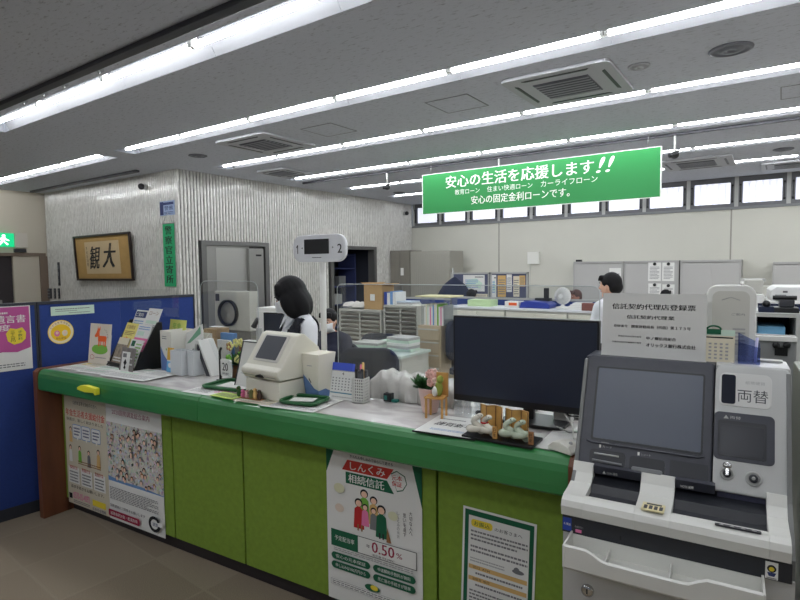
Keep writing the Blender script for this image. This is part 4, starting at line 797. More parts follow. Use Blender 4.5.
# tiered brochure rack (black) with leaflets
ru = kzf(116, 372).x; rv = .30
t = thing('brochure_rack', 'tall black tiered brochure rack at the left end of the counter', 'rack', TK(-3.15, .30, Z, math.radians(-8)))
for x_ in (0, .378): m = MB(); m.prism([(0, 0), (.20, 0), (.20, .30), (.17, .30)], x_, x_+.012, BLACK, 'x'); m.build('side_panel', t)
m = MB(); m.box(.012, .378, .19, .20, 0, .30, BLACK); m.box(.012, .378, 0, .19, 0, .006, BLACK)
for i in range(3): y = .006+.058*i; z = .012+.085*i; m.prism([(y, z), (y+.05, z), (y+.05, z+.004), (y+.004, z+.004), (y+.004, z+.02), (y, z+.02)], .012, .378, BLACK, 'x')
m.build('tier', t)
R0 = T(-3.15, .30, Z, math.radians(-8))
def bro(x, i, w, h, lab, m_, el, name='brochure'):
    y = .016+.058*i; z = .018+.085*i; return sheet(name, lab, 'brochure', K @ R0 @ frame((x*.90+.014, y, z), (1, 0, 0), (0, .42, 1)), w*.96, h*.92, m_, el, th=.003, group='brochures in the black rack')
bro(.03, 2, .17, .21, 'brochure with a navy heading in the top left of the black rack', PAPER, [('r', .05, .72, .95, .95, NAVYI), ('t', 'ご案内', .1, .76, .7, .9, PAPER, .02), ('l', .1, .1, .9, .65, 6, SKYB)])
bro(.21, 2, .18, .23, 'brochure with a brown title in the top right of the black rack', PAPER, [('t', 'ローン', .15, .78, .85, .9, BROWNI, .03), ('r', .1, .5, .9, .6, PALEG), ('l', .1, .3, .9, .48, 3, GINK)])
bro(.0, 1, .18, .21, 'yellow brochure at the middle left of the black rack', mat('pastel_yellow', (234, 222, 130), .7), [('t', '定期積金', .1, .78, .8, .92, BROWNI, .02), ('t', '10年', .1, .3, .5, .5, ORANGE, .03), ('l', .1, .55, .9, .72, 3, BROWNI)])
bro(.19, 1, .19, .21, 'pink lower half brochure at the middle right of the black rack', PAPER, [('r', 0, 0, 1, .52, PINK), ('l', .1, .1, .9, .45, 4, PAPER), ('r', .1, .6, .6, .75, PALEG), ('l', .1, .8, .9, .95, 2, SKYB)])
bro(.02, 0, .15, .2, 'photo brochure at the bottom left of the black rack', mat('photo_brown', (140, 128, 112), .6, noise=.4, scale=40), [('r', .0, .75, 1, 1, PAPER2), ('l', .1, .1, .9, .3, 2, PAPER)])
bro(.21, 0, .17, .2, 'white and green brochure at the bottom right of the black rack', PAPER, [('r', .1, .75, .4, .95, GREEN_INK), ('l', .5, .1, .95, .9, 7, LGREEN), ('r', .05, .1, .4, .6, PALEG)])
a = kzf(117, 372); sheet('number_card', 'small white card with a black emblem standing before the black rack', 'card', SN(a.x+.0, .22, 0, 0, -.05, .18), .085, .125, PAPER, [('r', .12, .72, .6, .92, GINK), ('p', [(.35, .2), (.5, .1), (.65, .2), (.55, .32), (.72, .45), (.5, .65), (.28, .45), (.45, .32)], INK)], th=.003)
# second rack: grey leaflet, file boxes, clear holders
def stand_box(u, v, w, d, h, rz, m_, lab, name='leaflet_holder', cat='holder', cut=True, ex=None, front=None):
    t = thing(name, lab, cat, TK(u, v, Z, rz)); m = MB(); P = [(0, 0), (d, 0), (d, h), (d*.85, h), (0, h*.55)] if cut else [(0, 0), (d, 0), (d, h), (0, h)]
    m.prism(P, 0, .004, m_, 'x'); m.prism(P, w-.004, w, m_, 'x'); m.box(.004, w-.004, 0, .004, 0, h*(.55 if cut else 1), front or m_); m.box(.004, w-.004, d-.004, d, 0, h, m_); m.box(.004, w-.004, .004, d-.004, 0, .004, m_); m.build('holder_body', t)
    if ex: ex(t)
    return t
VIN = mat('photo_grey', (128, 122, 118), .5, noise=.25, scale=30)
a = kzf(148, 371); sheet('leaflet_card', 'grey photo leaflet with white letters standing beside the black rack', 'leaflet', SN(-2.90, .235, 0, 0, -.1, .2), .17, .15, VIN, [('l', .25, .5, .85, .62, 1, PAPER), ('l', .1, .25, .9, .4, 1, PAPER)], th=.003)
stand_box(-2.80, .45, .16, .15, .22, -.1, CREAM, 'cream upright leaflet holder behind the grey photo leaflet'); sheet('brochure', 'lime and yellow brochure poking out of the cream holder', 'brochure', K @ T(-2.80, .50, Z, -.1) @ frame((.0, .02, .1), (1, 0, 0), (0, .15, 1)), .19, .21, mat('lime_yellow', (216, 220, 120), .7), [('t', '年金', .2, .7, .7, .9, LGREEN, .03), ('e', .5, .4, .3, .15, YELLOW), ('l', .1, .1, .9, .2, 1, GINK)], th=.003)
stand_box(-2.665, .375, .13, .17, .255, -.12, mat('white_card_box', (226, 224, 214), .6), 'white file box with a blue diagonal corner, tallest of the holders', name='file_box', cat='box', cut=False)
m = MB(); draw(m, .122, .25, [('p', [(0, 0), (1, 0), (.95, .15), (.3, .4), (0, .62)], mat('steel_blue_ink', (98, 124, 180), .7)), ('e', .55, .55, .05, .03, LGREEN), ('l', .15, .8, .6, .9, 2, GINK)], 0); o = m.build('printed_artwork', bpy.data.objects['file_box']); o.matrix_basis = frame((.004, -.001, .002), (1, 0, 0), (0, 0, 1))
stand_box(-2.56, .46, .15, .12, .23, -.12, CREAM, 'second cream upright leaflet holder right of the blue cornered box')
a = kzf(172, 372); sheet('picture_card', 'small upright card with a yellow top and light blue bottom', 'card', SN(-2.56, .335, 0, 0, -.1, .1), .075, .155, PAPER, [('r', .0, .5, 1, 1, mat('card_amber', (226, 178, 70), .7)), ('r', 0, 0, 1, .45, mat('card_sky', (110, 180, 225), .7)), ('e', .5, .3, .3, .1, PAPER)], th=.003)
stand_box(-2.49, .315, .115, .08, .15, -.08, mat('frosted_white', (206, 210, 212), .3), 'frosted white leaflet holder, lowest and nearest of the holders', cut=False)
stand_box(-2.365, .34, .06, .08, .15, -.08, MATS['frosted_white'], 'narrow white holder right of the frosted one', cut=False)
sheet('brochure', 'tilted white brochure with a green corner leaning over the holders', 'brochure', K @ T(-2.54, .44, Z, -.1) @ frame((.04, 0, .10), (1, 0, .38), (-.38, .2, 1)), .21, .14, PAPER, [('p', [(.1, .5), (.9, .95), (.9, .6), (.3, .45)], mat('brochure_green', (120, 170, 140), .7)), ('p', [(.3, .05), (.95, .35), (.95, .05)], DGREY)], th=.004)
t = thing('tent_card', 'white A frame card stand with a dark edge leaning right of the holders', 'stand', TK(-2.33, .39, Z, -.05)); m = MB(); m.prism([(-.02, .21), (.01, .21), (.13, 0), (.10, 0)], 0, .11, PAPER); m.build('front_card', t); m = MB(); m.prism([(.0, .16), (.008, .19), (.115, .0), (.08, 0)], -.004, -.001, DGREY); m.build('dark_stripe', t); m = MB(); m.prism([(-.02, .20), (-.01, .21), (-.08, 0), (-.1, 0)], 0, .11, PAPER); m.build('back_card', t)
# green cash tray with slip, plus number stand
def tray(u, v, w, d, rz, lab):
    t = thing('cash_tray', lab, 'tray', TK(u, v, Z+.006, rz)); m = MB(); GT = mat('dark_green_tray', (34, 96, 52), .4)
    m.prism(rr(0, 0, w, d, .03), 0, .004, GT, 'z'); o = m.build('tray_base', t); P = [V((x, y, .01)) for x, y in rr(0, 0, w, d, .03)]; m = MB(); m.tube(P, .008, GT, 6, closed=True); m.build('rim', t)
a = kzf(204, 388); tray(a.x, a.y-.02, .30, .20, .06, 'green cash tray holding a white slip left of the terminal'); flat('slip', 'white slip lying in the left green cash tray', 'paper', a.x+.07, a.y+.02, .20, .12, .1, PAPER, [], 9)
a = kzf(236, 384)
t = thing('number_stand', 'small black stand with a white number card 20', 'stand', TK(-2.05, .31, Z, -.15)); m = MB(); m.box(-.03, .09, 0, .05, 0, .008, BLACK); m.tube([(-.02, .02, 0), (-.02, .02, .17), (-.005, .02, .19)], .007, BLACK, 6); m.build('stand_body', t); m = MB(); m.prism(rr(0, .03, .10, .13, .01), .01, .02, PAPER); m.build('number_card', t); m = MB(); draw(m, 1, 1, [('t', '20', .02, .065, .075, .11, INK, .04), ('t', '番のお客様', .02, .042, .08, .056, INK, .01)], 0); o = m.build('lettering', t); o.matrix_basis = frame((0, .009, 0), (1, 0, 0), (0, 0, 1))
# artificial flowers in a little vase
def blob_flowers(m, c, n, r, s, mats, seed):
    random.seed(seed)
    for i in range(n):
        a = random.uniform(0, 6.28); q = random.uniform(0, 1)**.5*r; p = V((c[0]+q*math.cos(a), c[1]+q*math.sin(a), c[2]+random.uniform(-r, r))); mm = random.choice(mats)
        for k in range(5):
            b = k*math.tau/5; m.ball(p+V((s*.6*math.cos(b), -s*.2, s*.6*math.sin(b))), (s*.5, s*.2, s*.5), mm, 6, 4)
def leaves(m, c, n, L, mm, seed):
    random.seed(seed)
    for i in range(n):
        a = random.uniform(0, 6.28); e = random.uniform(.1, 1.2); d = V((math.cos(a)*math.cos(e), math.sin(a)*math.cos(e), math.sin(e))); s_ = d.cross(V((0, 0, 1))).normalized()*L*.22
        p = V(c); m.add([p, p+d*L*.5+s_, p+d*L, p+d*L*.5-s_], [(0, 1, 2, 3)], mm); m.add([p, p+d*L*.5+s_+V((0, 0, .004)), p+d*L+V((0, 0, .003)), p+d*L*.5-s_+V((0, 0, .004))], [(3, 2, 1, 0)], mm)
t = thing('flower_arrangement', 'small artificial flower arrangement in a brown pot left of the terminal', 'flowers', TK(-1.97, .38, Z)); m = MB(); m.lathe([(.025, 0), (.035, .02), (.03, .08), (.035, .09), (.02, .09)], (0, 0, 0), mat('brown_pot', (110, 72, 44), .6)); m.build('pot', t)
m = MB(); leaves(m, (0, 0, .09), 26, .09, LEAF, 4); m.build('leaves', t); m = MB(); blob_flowers(m, (0, 0, .17), 9, .05, .025, [mat('pale_yellow_petal', (226, 222, 150), .7), LGREEN, BROWNI], 5); m.build('flowers', t)
# tall framed notice leaning beside the terminal
fr = thing('leaning_notice_frame', 'tall white notice in a thin dark frame leaning left of the terminal', 'frame', K @ T(-1.84, .235, Z, -.1) @ frame((0, 0, .002), (1, 0, 0), (0, .28, 1)))
m = MB(); W_, H_ = .21, .255; 
for a in ((0, W_, 0, .006), (0, W_, H_-.006, H_), (0, .006, .006, H_-.006), (W_-.006, W_, .006, H_-.006)): m.box(*a, 0, .01, DGREY)
m.build('frame', fr); MB().box(.006, W_-.006, .006, H_-.006, .001, .006, WHITE).build('notice', fr)
# ---- white customer terminal
t = thing('customer_terminal', 'white counter terminal with a sloping dark touch screen', 'terminal', TK(-1.655, .115, Z, math.radians(-7)))
TW = .262
MB().prism([(.02, 0), (.29, 0), (.29, .095), (.02, .095)], .0, TW, CREAM, 'x').build('base_block', t, bevel=.01)
m = MB(); m.prism([(.02, .100), (.30, .100), (.30, .20), (.28, .24), (.185, .315), (.16, .318), (.135, .31), (.03, .165), (.0, .15), (-.002, .13)], -.008, TW+.008, CREAM, 'x'); m.build('head_housing', t, bevel=.012, seg=3)
A = V((.03, .165)); B = V((.135, .31)); d = (B-A); sl = d.length; F_ = frame((.0, A.x, A.y), (1, 0, 0), (0, d.x, d.y))
def tpart(nm, P, h, m_, z=0): mm = MB(); mm.prism(P, z, z+h, m_, 'z'); o = mm.build(nm, t, bevel=.002); o.matrix_basis = F_; return o
SCR = mat('dark_touch_screen', (92, 94, 100), .22)
tpart('screen_bezel', rr(.035, .022, TW-.035, sl-.004, .012), .004, mat('bezel_cream', (206, 204, 196), .4), .0); tpart('touch_screen', rr(.05, .034, TW-.055, sl-.014, .006), .003, SCR, .0035)
o = MB().box(.10, .17, .0, .003, .125, .13, DGREY).build('maker_lettering', t); o.location = (.02, .012, .014)
m = MB(); m.box(-.006, TW+.006, -.003, -.0005, .118, .1195, GINK); m.prism([(.11, .112), (.175, .112), (.165, .122), (.145, .128), (.12, .122)], -.006, .002, BLACK, 'y'); m.build('seam_and_latch', t)
# little figurine flowers by the terminal
t = thing('figurine_flowers', 'row of tiny pink and brown flower ornaments before the terminal', 'ornament', TK(-1.66, .07, Z)); m = MB(); m.box(0, .17, 0, .03, 0, .006, BROWNI); m.build('base_strip', t)
for i, (mm, hh) in enumerate(((LEAF, .05), (PINK, .035), (mat('dusty_pink', (214, 160, 164), .7), .035), (mat('olive_moss', (110, 112, 70), .8), .04), (TAN, .05), (DWOOD, .045))):
    m = MB(); x = .015+.028*i; m.ball((x, .015, hh*.5), (.014, .013, hh*.5), mm, 8, 6); m.ball((x, .012, hh), (.01, .01, .01), mm, 8, 6); leaves(m, (x, .015, hh*.7), 4, .025, LEAF if i % 2 else BROWNI, i); m.build('ornament_figure', t)
a = kzf(283, 402); tray(-1.375, .075, .20, .15, .12, 'green cash tray with a white slip right of the terminal'); flat('slip', 'white folded slip in the right green cash tray', 'paper', -1.335, .105, .12, .07, .35, PAPER, [], 9)
# cream tapered dispenser box with blue wave
h = kv(304, 351, .3).z-Z
t = thing('tapered_box', 'tall tapered cream dispenser box with a blue wave at its foot', 'box', TK(-1.36, .26, Z, -.08)); w0, w1, d0, d1 = .085, .125, .09, .13
m = MB(); vs = [(0, 0, 0), (w0, 0, 0), (w0, d0, 0), (0, d0, 0), (-.02, -.02, h), (w1-.02, -.02, h), (w1-.02, d1-.02, h), (-.02, d1-.02, h)]
m.add(vs, [(3, 2, 1, 0), (4, 5, 6, 7), (0, 1, 5, 4), (1, 2, 6, 5), (2, 3, 7, 6), (3, 0, 4, 7)], mat('box_cream', (226, 222, 206), .6)); m.build('box_body', t, bevel=.004)
fr = frame((0, -.001, 0), (1, 0, 0), (0, -.02, h)); m = MB(); draw(m, w0, h, [('p', [(.0, .0), (1, 0), (1.1, .18), (.75, .22), (.4, .36), (-.05, .52), (-.08, .4)], mat('wave_blue', (96, 128, 176), .6)), ('l', .3, .72, .7, .76, 1, LINK), ('p', [(.35, .42), (.38, .46), (.55, .36), (.5, .34)], DGREY)], .001); o = m.build('printed_wave', t); o.matrix_basis = fr
fr = frame((w0+.001, 0, 0), (0, 1, 0), (.02, 0, h)); m = MB(); draw(m, d0, h, [('p', [(.0, .0), (1, 0), (1, .1), (.5, .2), (-.05, .18)], MATS['wave_blue'])], .001); o = m.build('printed_wave', t); o.matrix_basis = fr
# calendar
a = kzf(328, 399); cw = .15; chh = kv(331, 371, .29).z-Z
cal = sheet('desk_calendar', 'white desk calendar with a teal band and blue top right of the tapered box', 'calendar', SN(-1.235, .285, 0, 0, .02, .22), cw, chh, PAPER, [('r', .02, .2, .98, .24, mat('teal_ink', (70, 130, 150), .8)), ('l', .1, .05, .9, .12, 1, LINK), ('t', '4', .42, .86, .5, .96, INK, .0)]+[('r', .06+.13*i, .32+.1*j, .11+.13*i, .36+.1*j, GINK) for i in range(7) for j in range(5)], th=.004)
MB().box(.0, cw*.8, chh, chh+.04, -.02, .0, mat('bright_blue_card', (60, 86, 200), .6)).build('blue_header', cal); MB().tube([(i*cw/24, chh+.002*(i % 2), .006*(i % 2)) for i in range(25)], .002, STEEL, 5).build('wire_binding', cal); MB().prism([(.0, -.0), (cw, 0), (cw, chh*.9), (0, chh*.9)], -.09, -.086, PAPER, 'z').build('back_leg', cal)
# lattice pen holder
pu = kzf(357, 402)
t = thing('pen_holder', 'white lattice pen holder full of stamps and pens', 'pen holder', TK(-1.09, .275, Z, .1)); W_ = .064; H_ = kv(357, 378, .29).z-Z; m = MB()
for q in range(4):
    m.M = T(W_/2, W_/2, 0, q*math.pi/2) @ T(-W_/2, -W_/2, 0)
    for x in (0, .2, .4, .6, .8, 1): m.box(x*(W_-.005), x*(W_-.005)+.005, 0, .003, 0, H_, WHITE)
    for i in range(9): z = i*(H_-.006)/8; m.box(0, W_, 0, .003, z, z+.006, WHITE)
m.M = T(0, 0, 0); m.box(0, W_, 0, W_, 0, .004, WHITE); m.build('lattice_cup', t)
for i, (x, y, hh, mm, r) in enumerate(((.02, .03, .03, BLACK, .008), (.045, .02, .022, DGREY, .01), (.065, .03, .028, BLACK, .009), (.03, .06, .05, PINK, .005), (.055, .055, .06, TAN, .006), (.07, .065, .02, DGREY, .01))):
    m = MB(); p = K @ T(-1.09, .275, Z, .1) @ V((x*.75, y*.75, .005)); q = p+V((random.uniform(-.008, .008), .004, H_+hh)); m.cyl(p, q, r, None, mm, 8); m.ball(q, r*1.1, mm, 8, 6); tag(m.build('pen' if r < .008 else 'stamp'), ['black stamp at the left of the lattice pen holder', 'dark grey stamp standing lowest in the lattice pen holder', 'black stamp at the front right of the lattice pen holder', 'thin pink pen in the lattice pen holder', 'tan pen standing tallest in the lattice pen holder', 'dark grey stamp at the back right of the lattice pen holder'][i], 'pen' if r < .008 else 'stamp', 'pens and stamps in the holder')
t = thing('tiny_black_box', 'tiny black and teal box beside the pen holder', 'box', TK(-.965, .36, Z, .05)); MB().box(0, .04, 0, .035, 0, .04, BLACK).build('box_body', t, bevel=.003); m = MB(); m.box(.042, .07, .005, .03, 0, .012, mat('teal_plastic', (40, 120, 110), .5)); m.box(.005, .02, -.001, 0, .01, .03, MATS['teal_plastic']); m.build('teal_piece', t)
# clear cover draped machine
from mathutils import noise as NZ
def cover(a, b):
    P_n = V((a*7, b*3, 0)); rid = (1-abs(NZ.noise(P_n*1.3))*2.2)*.005+(1-abs(NZ.noise(P_n*3.1))*2.2)*.003+NZ.noise(P_n*7)*.002
    th = b*math.pi; x = a*.46; r = .09+.006*math.sin(a*31+b*9)+.005*math.sin(a*53)
    z = max(math.sin(th), 0)**.35*(.130+.006*math.sin(a*14)+.006*math.sin(a*41+b*14))*(1-.35*max(0, a-.8)/.2)*(1-.15*max(0, .08-a)/.08); y = -math.cos(th)*r
    return (x+rid*.6, y*(1+rid*2)+.10, max(.001, z*(.96+rid*2)) if .02 < b < .98 else .001)
CRUM = mat('crinkled_vinyl', (188, 186, 180), .25, bump=1, scale=11, noise=.08)
m = MB(); m.grid(cover, 120, 56, CRUM); o = m.build('vinyl_cover'); sm_ = o.modifiers.new('thickness', 'SOLIDIFY'); sm_.thickness = .0015; o.matrix_world = TK(-1.07, .385, Z, 0); tag(o, 'crinkled clear vinyl cover draped over a low machine on the counter', 'cover')
# pink pot with plant
t = thing('potted_plant', 'pink white tapered pot with a green leafy plant and pink blossoms', 'plant', TK(-.68, .30, Z)); m = MB(); m.lathe([(.033, 0), (.036, .01), (.052, .105), (.054, .11), (.045, .11), (.04, .09), (.005, .09)], (0, 0, 0), mat('pinkish_pot', (216, 186, 178), .5), 20); m.build('pot', t)
m = MB(); leaves(m, (-.02, 0, .10), 40, .065, LEAF, 9); leaves(m, (-.045, -.01, .11), 14, .06, LEAF, 19); m.build('leaves', t); m = MB(); blob_flowers(m, (.03, .0, .165), 20, .034, .017, [mat('blossom_pink', (226, 178, 168), .7), mat('blossom_pale', (236, 206, 196), .7)], 12); m.build('blossoms', t)
# miniature chair with a bird plush
a = kzf(431, 417)
t = thing('miniature_chair', 'miniature pale wooden chair used as an ornament stand', 'ornament', TK(-.655, .195, Z, .12)); w = .088
MB().box(0, w, 0, .07, .085, .093, OAK).build('seat', t, bevel=.002)
for x, y in ((.004, .004), (w-.012, .004), (.004, .058), (w-.012, .058)): MB().box(x, x+.008, y, y+.008, 0, .085, OAK).build('leg', t)
m = MB(); m.box(.034, w, .064, .070, .093, .19, OAK); m.build('backrest', t, bevel=.002)
m = MB(); m.ball((.058, .03, .125), (.018, .018, .033), mat('plush_green', (150, 160, 70), .9), 12, 8); m.ball((.064, .03, .165), (.015, .015, .018), MATS['plush_green'], 12, 8); m.ball((.045, .018, .115), (.014, .014, .022), WHITE, 10, 8); o = m.build('plush_bird'); o.matrix_world = TK(-.655, .195, Z+.0008, .12); tag(o, 'green and white plush figure sitting on the miniature chair', 'figurine')
# calligraphy sheet
a = kzf(417, 433); flat('calligraphy_sheet', 'white sheet with brush characters at the counter edge by the snake ornaments', 'paper', -.60, .015, .235, .25, .05, PAPER, [('t', '謹賀新年', .15, .42, .85, .62, INK, .03, .2), ('l', .1, .75, .6, .85, 1, GINK), ('l', .2, .15, .8, .25, 2, SKYB)], 2)
MB_ = MB(); MB_.box(-.0, .26, 0, .004, 0, .006, BLACK); o = MB_.build('page_stop'); o.matrix_world = TK(-.605, .006, Z+.0, .05); tag(o, 'thin black strip along the front of the calligraphy sheet', 'strip')
# glass ornaments in a row beneath the monitor
t = thing('glass_ornament_row', 'row of small clear glass ornaments under the left of the monitor', 'ornament', TK(-.555, .33, Z)); m = MB()
for i in range(5): m.lathe([(.018, 0), (.02, .03), (.012, .045), (.016, .06), (.004, .075)], (i*.045, 0, 0), VINYL_T, 12)
m.build('glass_pieces', t); m = MB(); m.ball((.10, -.01, .02), (.018, .01, .012), BLACK, 8, 6); m.ball((.115, -.012, .036), (.008, .008, .014), BLACK, 8, 6); m.build('black_figure', t)
# black display board, folding gold screens, snakes, tag
bu, bv = -.405, .085
t = thing('lacquer_board', 'black lacquered board carrying the zodiac snake ornaments', 'board', TK(bu, bv-.055, Z, -.02)); MB().box(0, .275, 0, .12, 0, .012, BLACK).build('board', t, bevel=.003)
ZB = Z+.0125
def screenset(u, v, n, w, h, lab, red=False):
    t = thing('folding_screen', lab, 'ornament', TK(u, v, ZB)); x = 0; y = 0
    for i in range(n):
        dy = .018*(1 if i % 2 else -1); m = MB(); m.add([(x, y, 0), (x+w, y+dy, 0), (x+w, y+dy, h), (x, y, h)], [(0, 1, 2, 3)], GOLD); o = m.build('screen_leaf', t, solid=.004); m = MB(); m.tube([(x, y-.003, 0), (x+w, y+dy-.003, 0), (x+w, y+dy-.003, h), (x, y-.003, h)], .0016, mat('screen_edge_brown', (120, 78, 40), .5), 4, closed=True); m.build('screen_border', t); x += w; y += dy
screenset(bu+.045, bv+.03, 3, .030, .105, 'left gold folding screen behind the red and white snake'); screenset(bu+.145, bv+.03, 3, .030, .10, 'right gold folding screen behind the pale green snakes')
def snake(u, v, m_, lab, rz=0, red=False):
    t = thing('snake_figurine', lab, 'figurine', TK(u, v, ZB, rz)); P = []; R_ = []
    for i in range(30):
        s = i/29; a = s*2*math.pi*1.25; r = .022
        if s < .72: q = s/.72; a = q*2*math.pi*1.05; P.append((r*math.cos(a), r*.7*math.sin(a), .014+.016*q)); R_.append(.014)
        else: q = (s-.72)/.28; P.append((.022-.028*math.sin(q*3.0), -.01-.004*q, .030+.046*q)); R_.append(.013-.004*q)
    m = MB(); m.tube(P, R_, m_, 10); e = P[-1]; m.ball(e, (.013, .011, .009), m_, 10, 8); m.build('coiled_body', t)
    for dx in (-.006, .006): m = MB(); m.ball((e[0]+dx, e[1]-.009, e[2]+.003), .0018, INK, 6, 4); m.build('eye', t)
    if red: m = MB(); m.tube([(.012*math.cos(a/8*math.tau)-.004, .0+.012*math.sin(a/8*math.tau)-.012, .052) for a in range(8)], .0035, RED, 6, closed=True); m.build('red_cord', t)
SNW = mat('glazed_white', (222, 218, 205), .25); SNG = mat('glazed_pale_green', (188, 200, 178), .25)
snake(bu+.045, bv-.025, SNW, 'white glazed snake figurine at the left, curled before the gold screen', .3); snake(bu+.092, bv-.022, SNW, 'white snake figurine with a red cord, between the white and the green ones', -.3, True)
snake(bu+.172, bv-.022, SNG, 'pale green snake figurine, left of the green pair', .2); snake(bu+.218, bv-.025, SNG, 'pale green snake figurine, right of the green pair beside the monitor post', -.2)
for u_, lab in ((bu+.128, 'small pale wooden tag between the white and green snakes'), (bu+.263, 'small brown wooden tag right of the snake ornaments')):
    t = thing('wooden_tag', lab, 'tag', TK(u_, bv-.045, ZB if u_ < bu+.2 else ZB)); MB().box(-.008, .010, 0, .008, 0, .045, OAK if u_ < bu+.2 else BROWNI).build('tag_body', t, bevel=.001); m = MB(); draw(m, 1, 1, [('v', '巳年', -.004, .005, .006, .04, INK, .02)], 0); o = m.build('lettering', t); o.matrix_basis = frame((0, -.0005, 0), (1, 0, 0), (0, 0, 1))
# big monitor seen from the front
mv = .312; a = kv(457, 316, mv); b_ = kv(600, 320, mv); c = kv(449, 399, mv); e = kv(585, 417, mv)
mw = .605; mh = a.z-c.z
MX = thing('monitor', 'large black computer monitor standing at the right of the counter', 'monitor', TK(c.x+.022, mv, 0, .0))
SCRN = mat('monitor_screen_black', (36, 43, 60), .32)
m = MB(); m.box(0, mw, 0, .03, c.z, a.z+.003, BLACK); m.box(.12, mw-.12, .03, .06, c.z+.06, a.z-.08, BLACK); m.build('housing', MX, bevel=.004)
MB().box(.008, mw-.008, -.0015, .0, c.z+.028, a.z-.006, SCRN).build('display', MX)
nx = kv(526, 420, .33).x-c.x-.022; MB().box(nx-.022, nx+.022, .045, .075, Z+.012, c.z+.15, BLACK).build('neck', MX, bevel=.004); m = MB(); m.prism(rr(nx-.10, -.03, nx+.16, .15, .03), Z, Z+.012, BLACK, 'z'); m.build('foot', MX, bevel=.002)
m = MB(); m.box(mw-.032, mw-.010, -.0035, -.0015, c.z+.008, c.z+.03, PAPER); m.build('sticker', MX)
# white tower box and cables behind
box_ = MB().box(0, .07, 0, .05, 0, .07, PAPER).build('paper_box', bevel=.002); box_.matrix_world = TK(-.16, .40, Z); tag(box_, 'small white box behind the monitor post', 'box')
box_ = MB().box(0, .2, 0, .14, 0, .03, LGREY).build('flat_device', bevel=.006); box_.matrix_world = TK(-.17, .44+.05, Z, .1); tag(box_, 'flat grey device behind the monitor foot', 'device')
m = MB(); m.tube([(-.12, .30, Z+.012), (-.06, .26, Z+.01), (-.02, .30, Z+.008), (-.05, .36, Z+.02), (.0, .4, Z+.06), (.02, .45, Z+.07)], .004, LGREY); m.tube([(-.14, .36, Z+.10), (-.08, .33, Z+.055), (-.02, .35, Z+.05), (.0, .42, Z+.05)], .0035, BLACK); m.tube([(-.12, .34, Z+.08), (-.06, .30, Z+.03), (-.03, .2, Z+.006), (.0, .22, Z+.006), (-.02, .32, Z+.01)], .003, WHITE); o = m.build('cable_bundle'); o.matrix_world = K; tag(o, 'tangle of black and white cables behind the mouse', 'cables')
flat('mouse_cloth', 'thin white sheet under the mouse', 'paper', -.13, .055, .125, .24, .0, PAPER, [], 0)
a = kzf(565, 450)
t = thing('computer_mouse', 'white computer mouse near the wooden end of the counter', 'mouse', TK(-.075, .085, Z+.0025, -.4)); m = MB(); m.prism([(0, .0), (.1, 0), (.1, .01), (.085, .026), (.05, .036), (.02, .03), (0, .012)], -.03, .03, mat('mouse_white', (228, 226, 216), .3), 'y'); m.build('mouse_body', t, bevel=.008, seg=3); m = MB(); m.cyl((.075, -.004, .031), (.075, .004, .031), .006, None, LGREY, 10); m.build('scroll_wheel', t)
# queue number sign on a pole
pz = 1.68; pu_, pv = -1.475, .50
a = kv(293, 249, pv); b_ = kv(345.5, 249, pv); zt = kv(320, 234.5, pv).z; zb = kv(320, 262, pv).z; sw = b_.x-a.x; sh = zt-zb
t = thing('counter_number_sign', 'white oval sign with numbers 1 and 2 and a black display on a pole', 'sign', TK(a.x, pv, zb, 0)); m = MB(); m.prism(rr(0, 0, sw, sh, sh*.38, 8), 0, .022, mat('sign_white', (222, 224, 228), .4)); m.build('sign_body', t, bevel=.006)
MB().box(sw*.23, sw*.70, -.004, .0, sh*.30, sh*.84, BLACK).build('display', t, bevel=.002)
m = MB(); draw(m, sw, sh, [('r', .092, .32, .106, .64, INK), ('p', [(.106, .64), (.092, .64), (.070, .56), (.070, .52), (.092, .57)], INK), ('t', '2', .86, .32, .94, .64, INK, .02), ('p', [(.17, .52), (.20, .56), (.20, .48)], GINK), ('p', [(.76, .56), (.79, .52), (.76, .48)], GINK), ('l', .38, .14, .56, .2, 1, INK)], 0); o = m.build('lettering', t); o.matrix_basis = frame((0, -.002, 0), (1, 0, 0), (0, 0, 1))
x = kv(322, 300, pv).x-a.x; m = MB(); m.cyl((x, .011, Z+.01-zb), (x, .011, 0), .016, None, WHITE, 14); m.build('pole', t); m = MB(); m.cyl((x, .011, Z-zb), (x, .011, Z+.012-zb), .07, .065, WHITE, 24); m.build('base', t)
# ================================================================ STAFF SIDE, BEHIND THE COUNTER AT LEFT
t = thing('staff_desk', 'low grey staff worktop running behind the service counter', 'desk', K); MB().box(-3.3, -2.3, CW+.02, 1.22-.15, .70, .73, OFFICE).build('desk_top', t)
for x in (-3.28, -2.36): MB().box(x, x+.04, CW+.06, 1.03, 0, .70, OFFICED).build('leg', t)
ZD = .7305
def kd(px, v): return kv(px, 340, v).x
def sbox(name, cat, lab, px0, px1, v, d, ytop, m_, group=None, bev=.003, z0=ZD):
    x0, x1 = kd(px0, v), kd(px1, v); zt = kv((px0+px1)/2, ytop, v).z; m = MB(); m.box(x0, x1, v, v+d, z0, zt, m_); o = m.build(name, bevel=bev); o.matrix_world = K; return tag(o, lab, cat, group)
sbox('paper_bag', 'bag', 'brown paper file bag behind the counter, left of the blue file', 195, 203, .72, .12, 333, TANF); sbox('paper_bag', 'bag', 'taller brown paper file bag behind the counter beside the blue file', 204, 216, .74, .12, 329, mat('kraft_dark', (160, 134, 98), .85, noise=.08))
sbox('document_file', 'file', 'pale blue document file standing behind the counter', 215, 234, .78, .03, 333, SKYB); sbox('document_file', 'file', 'white card standing in front of the pale blue file', 217, 229, .74, .02, 340, PAPER); sbox('document_file', 'file', 'cream paper bundle left of the brown bags', 192, 204, .86, .08, 331, PAPER2)
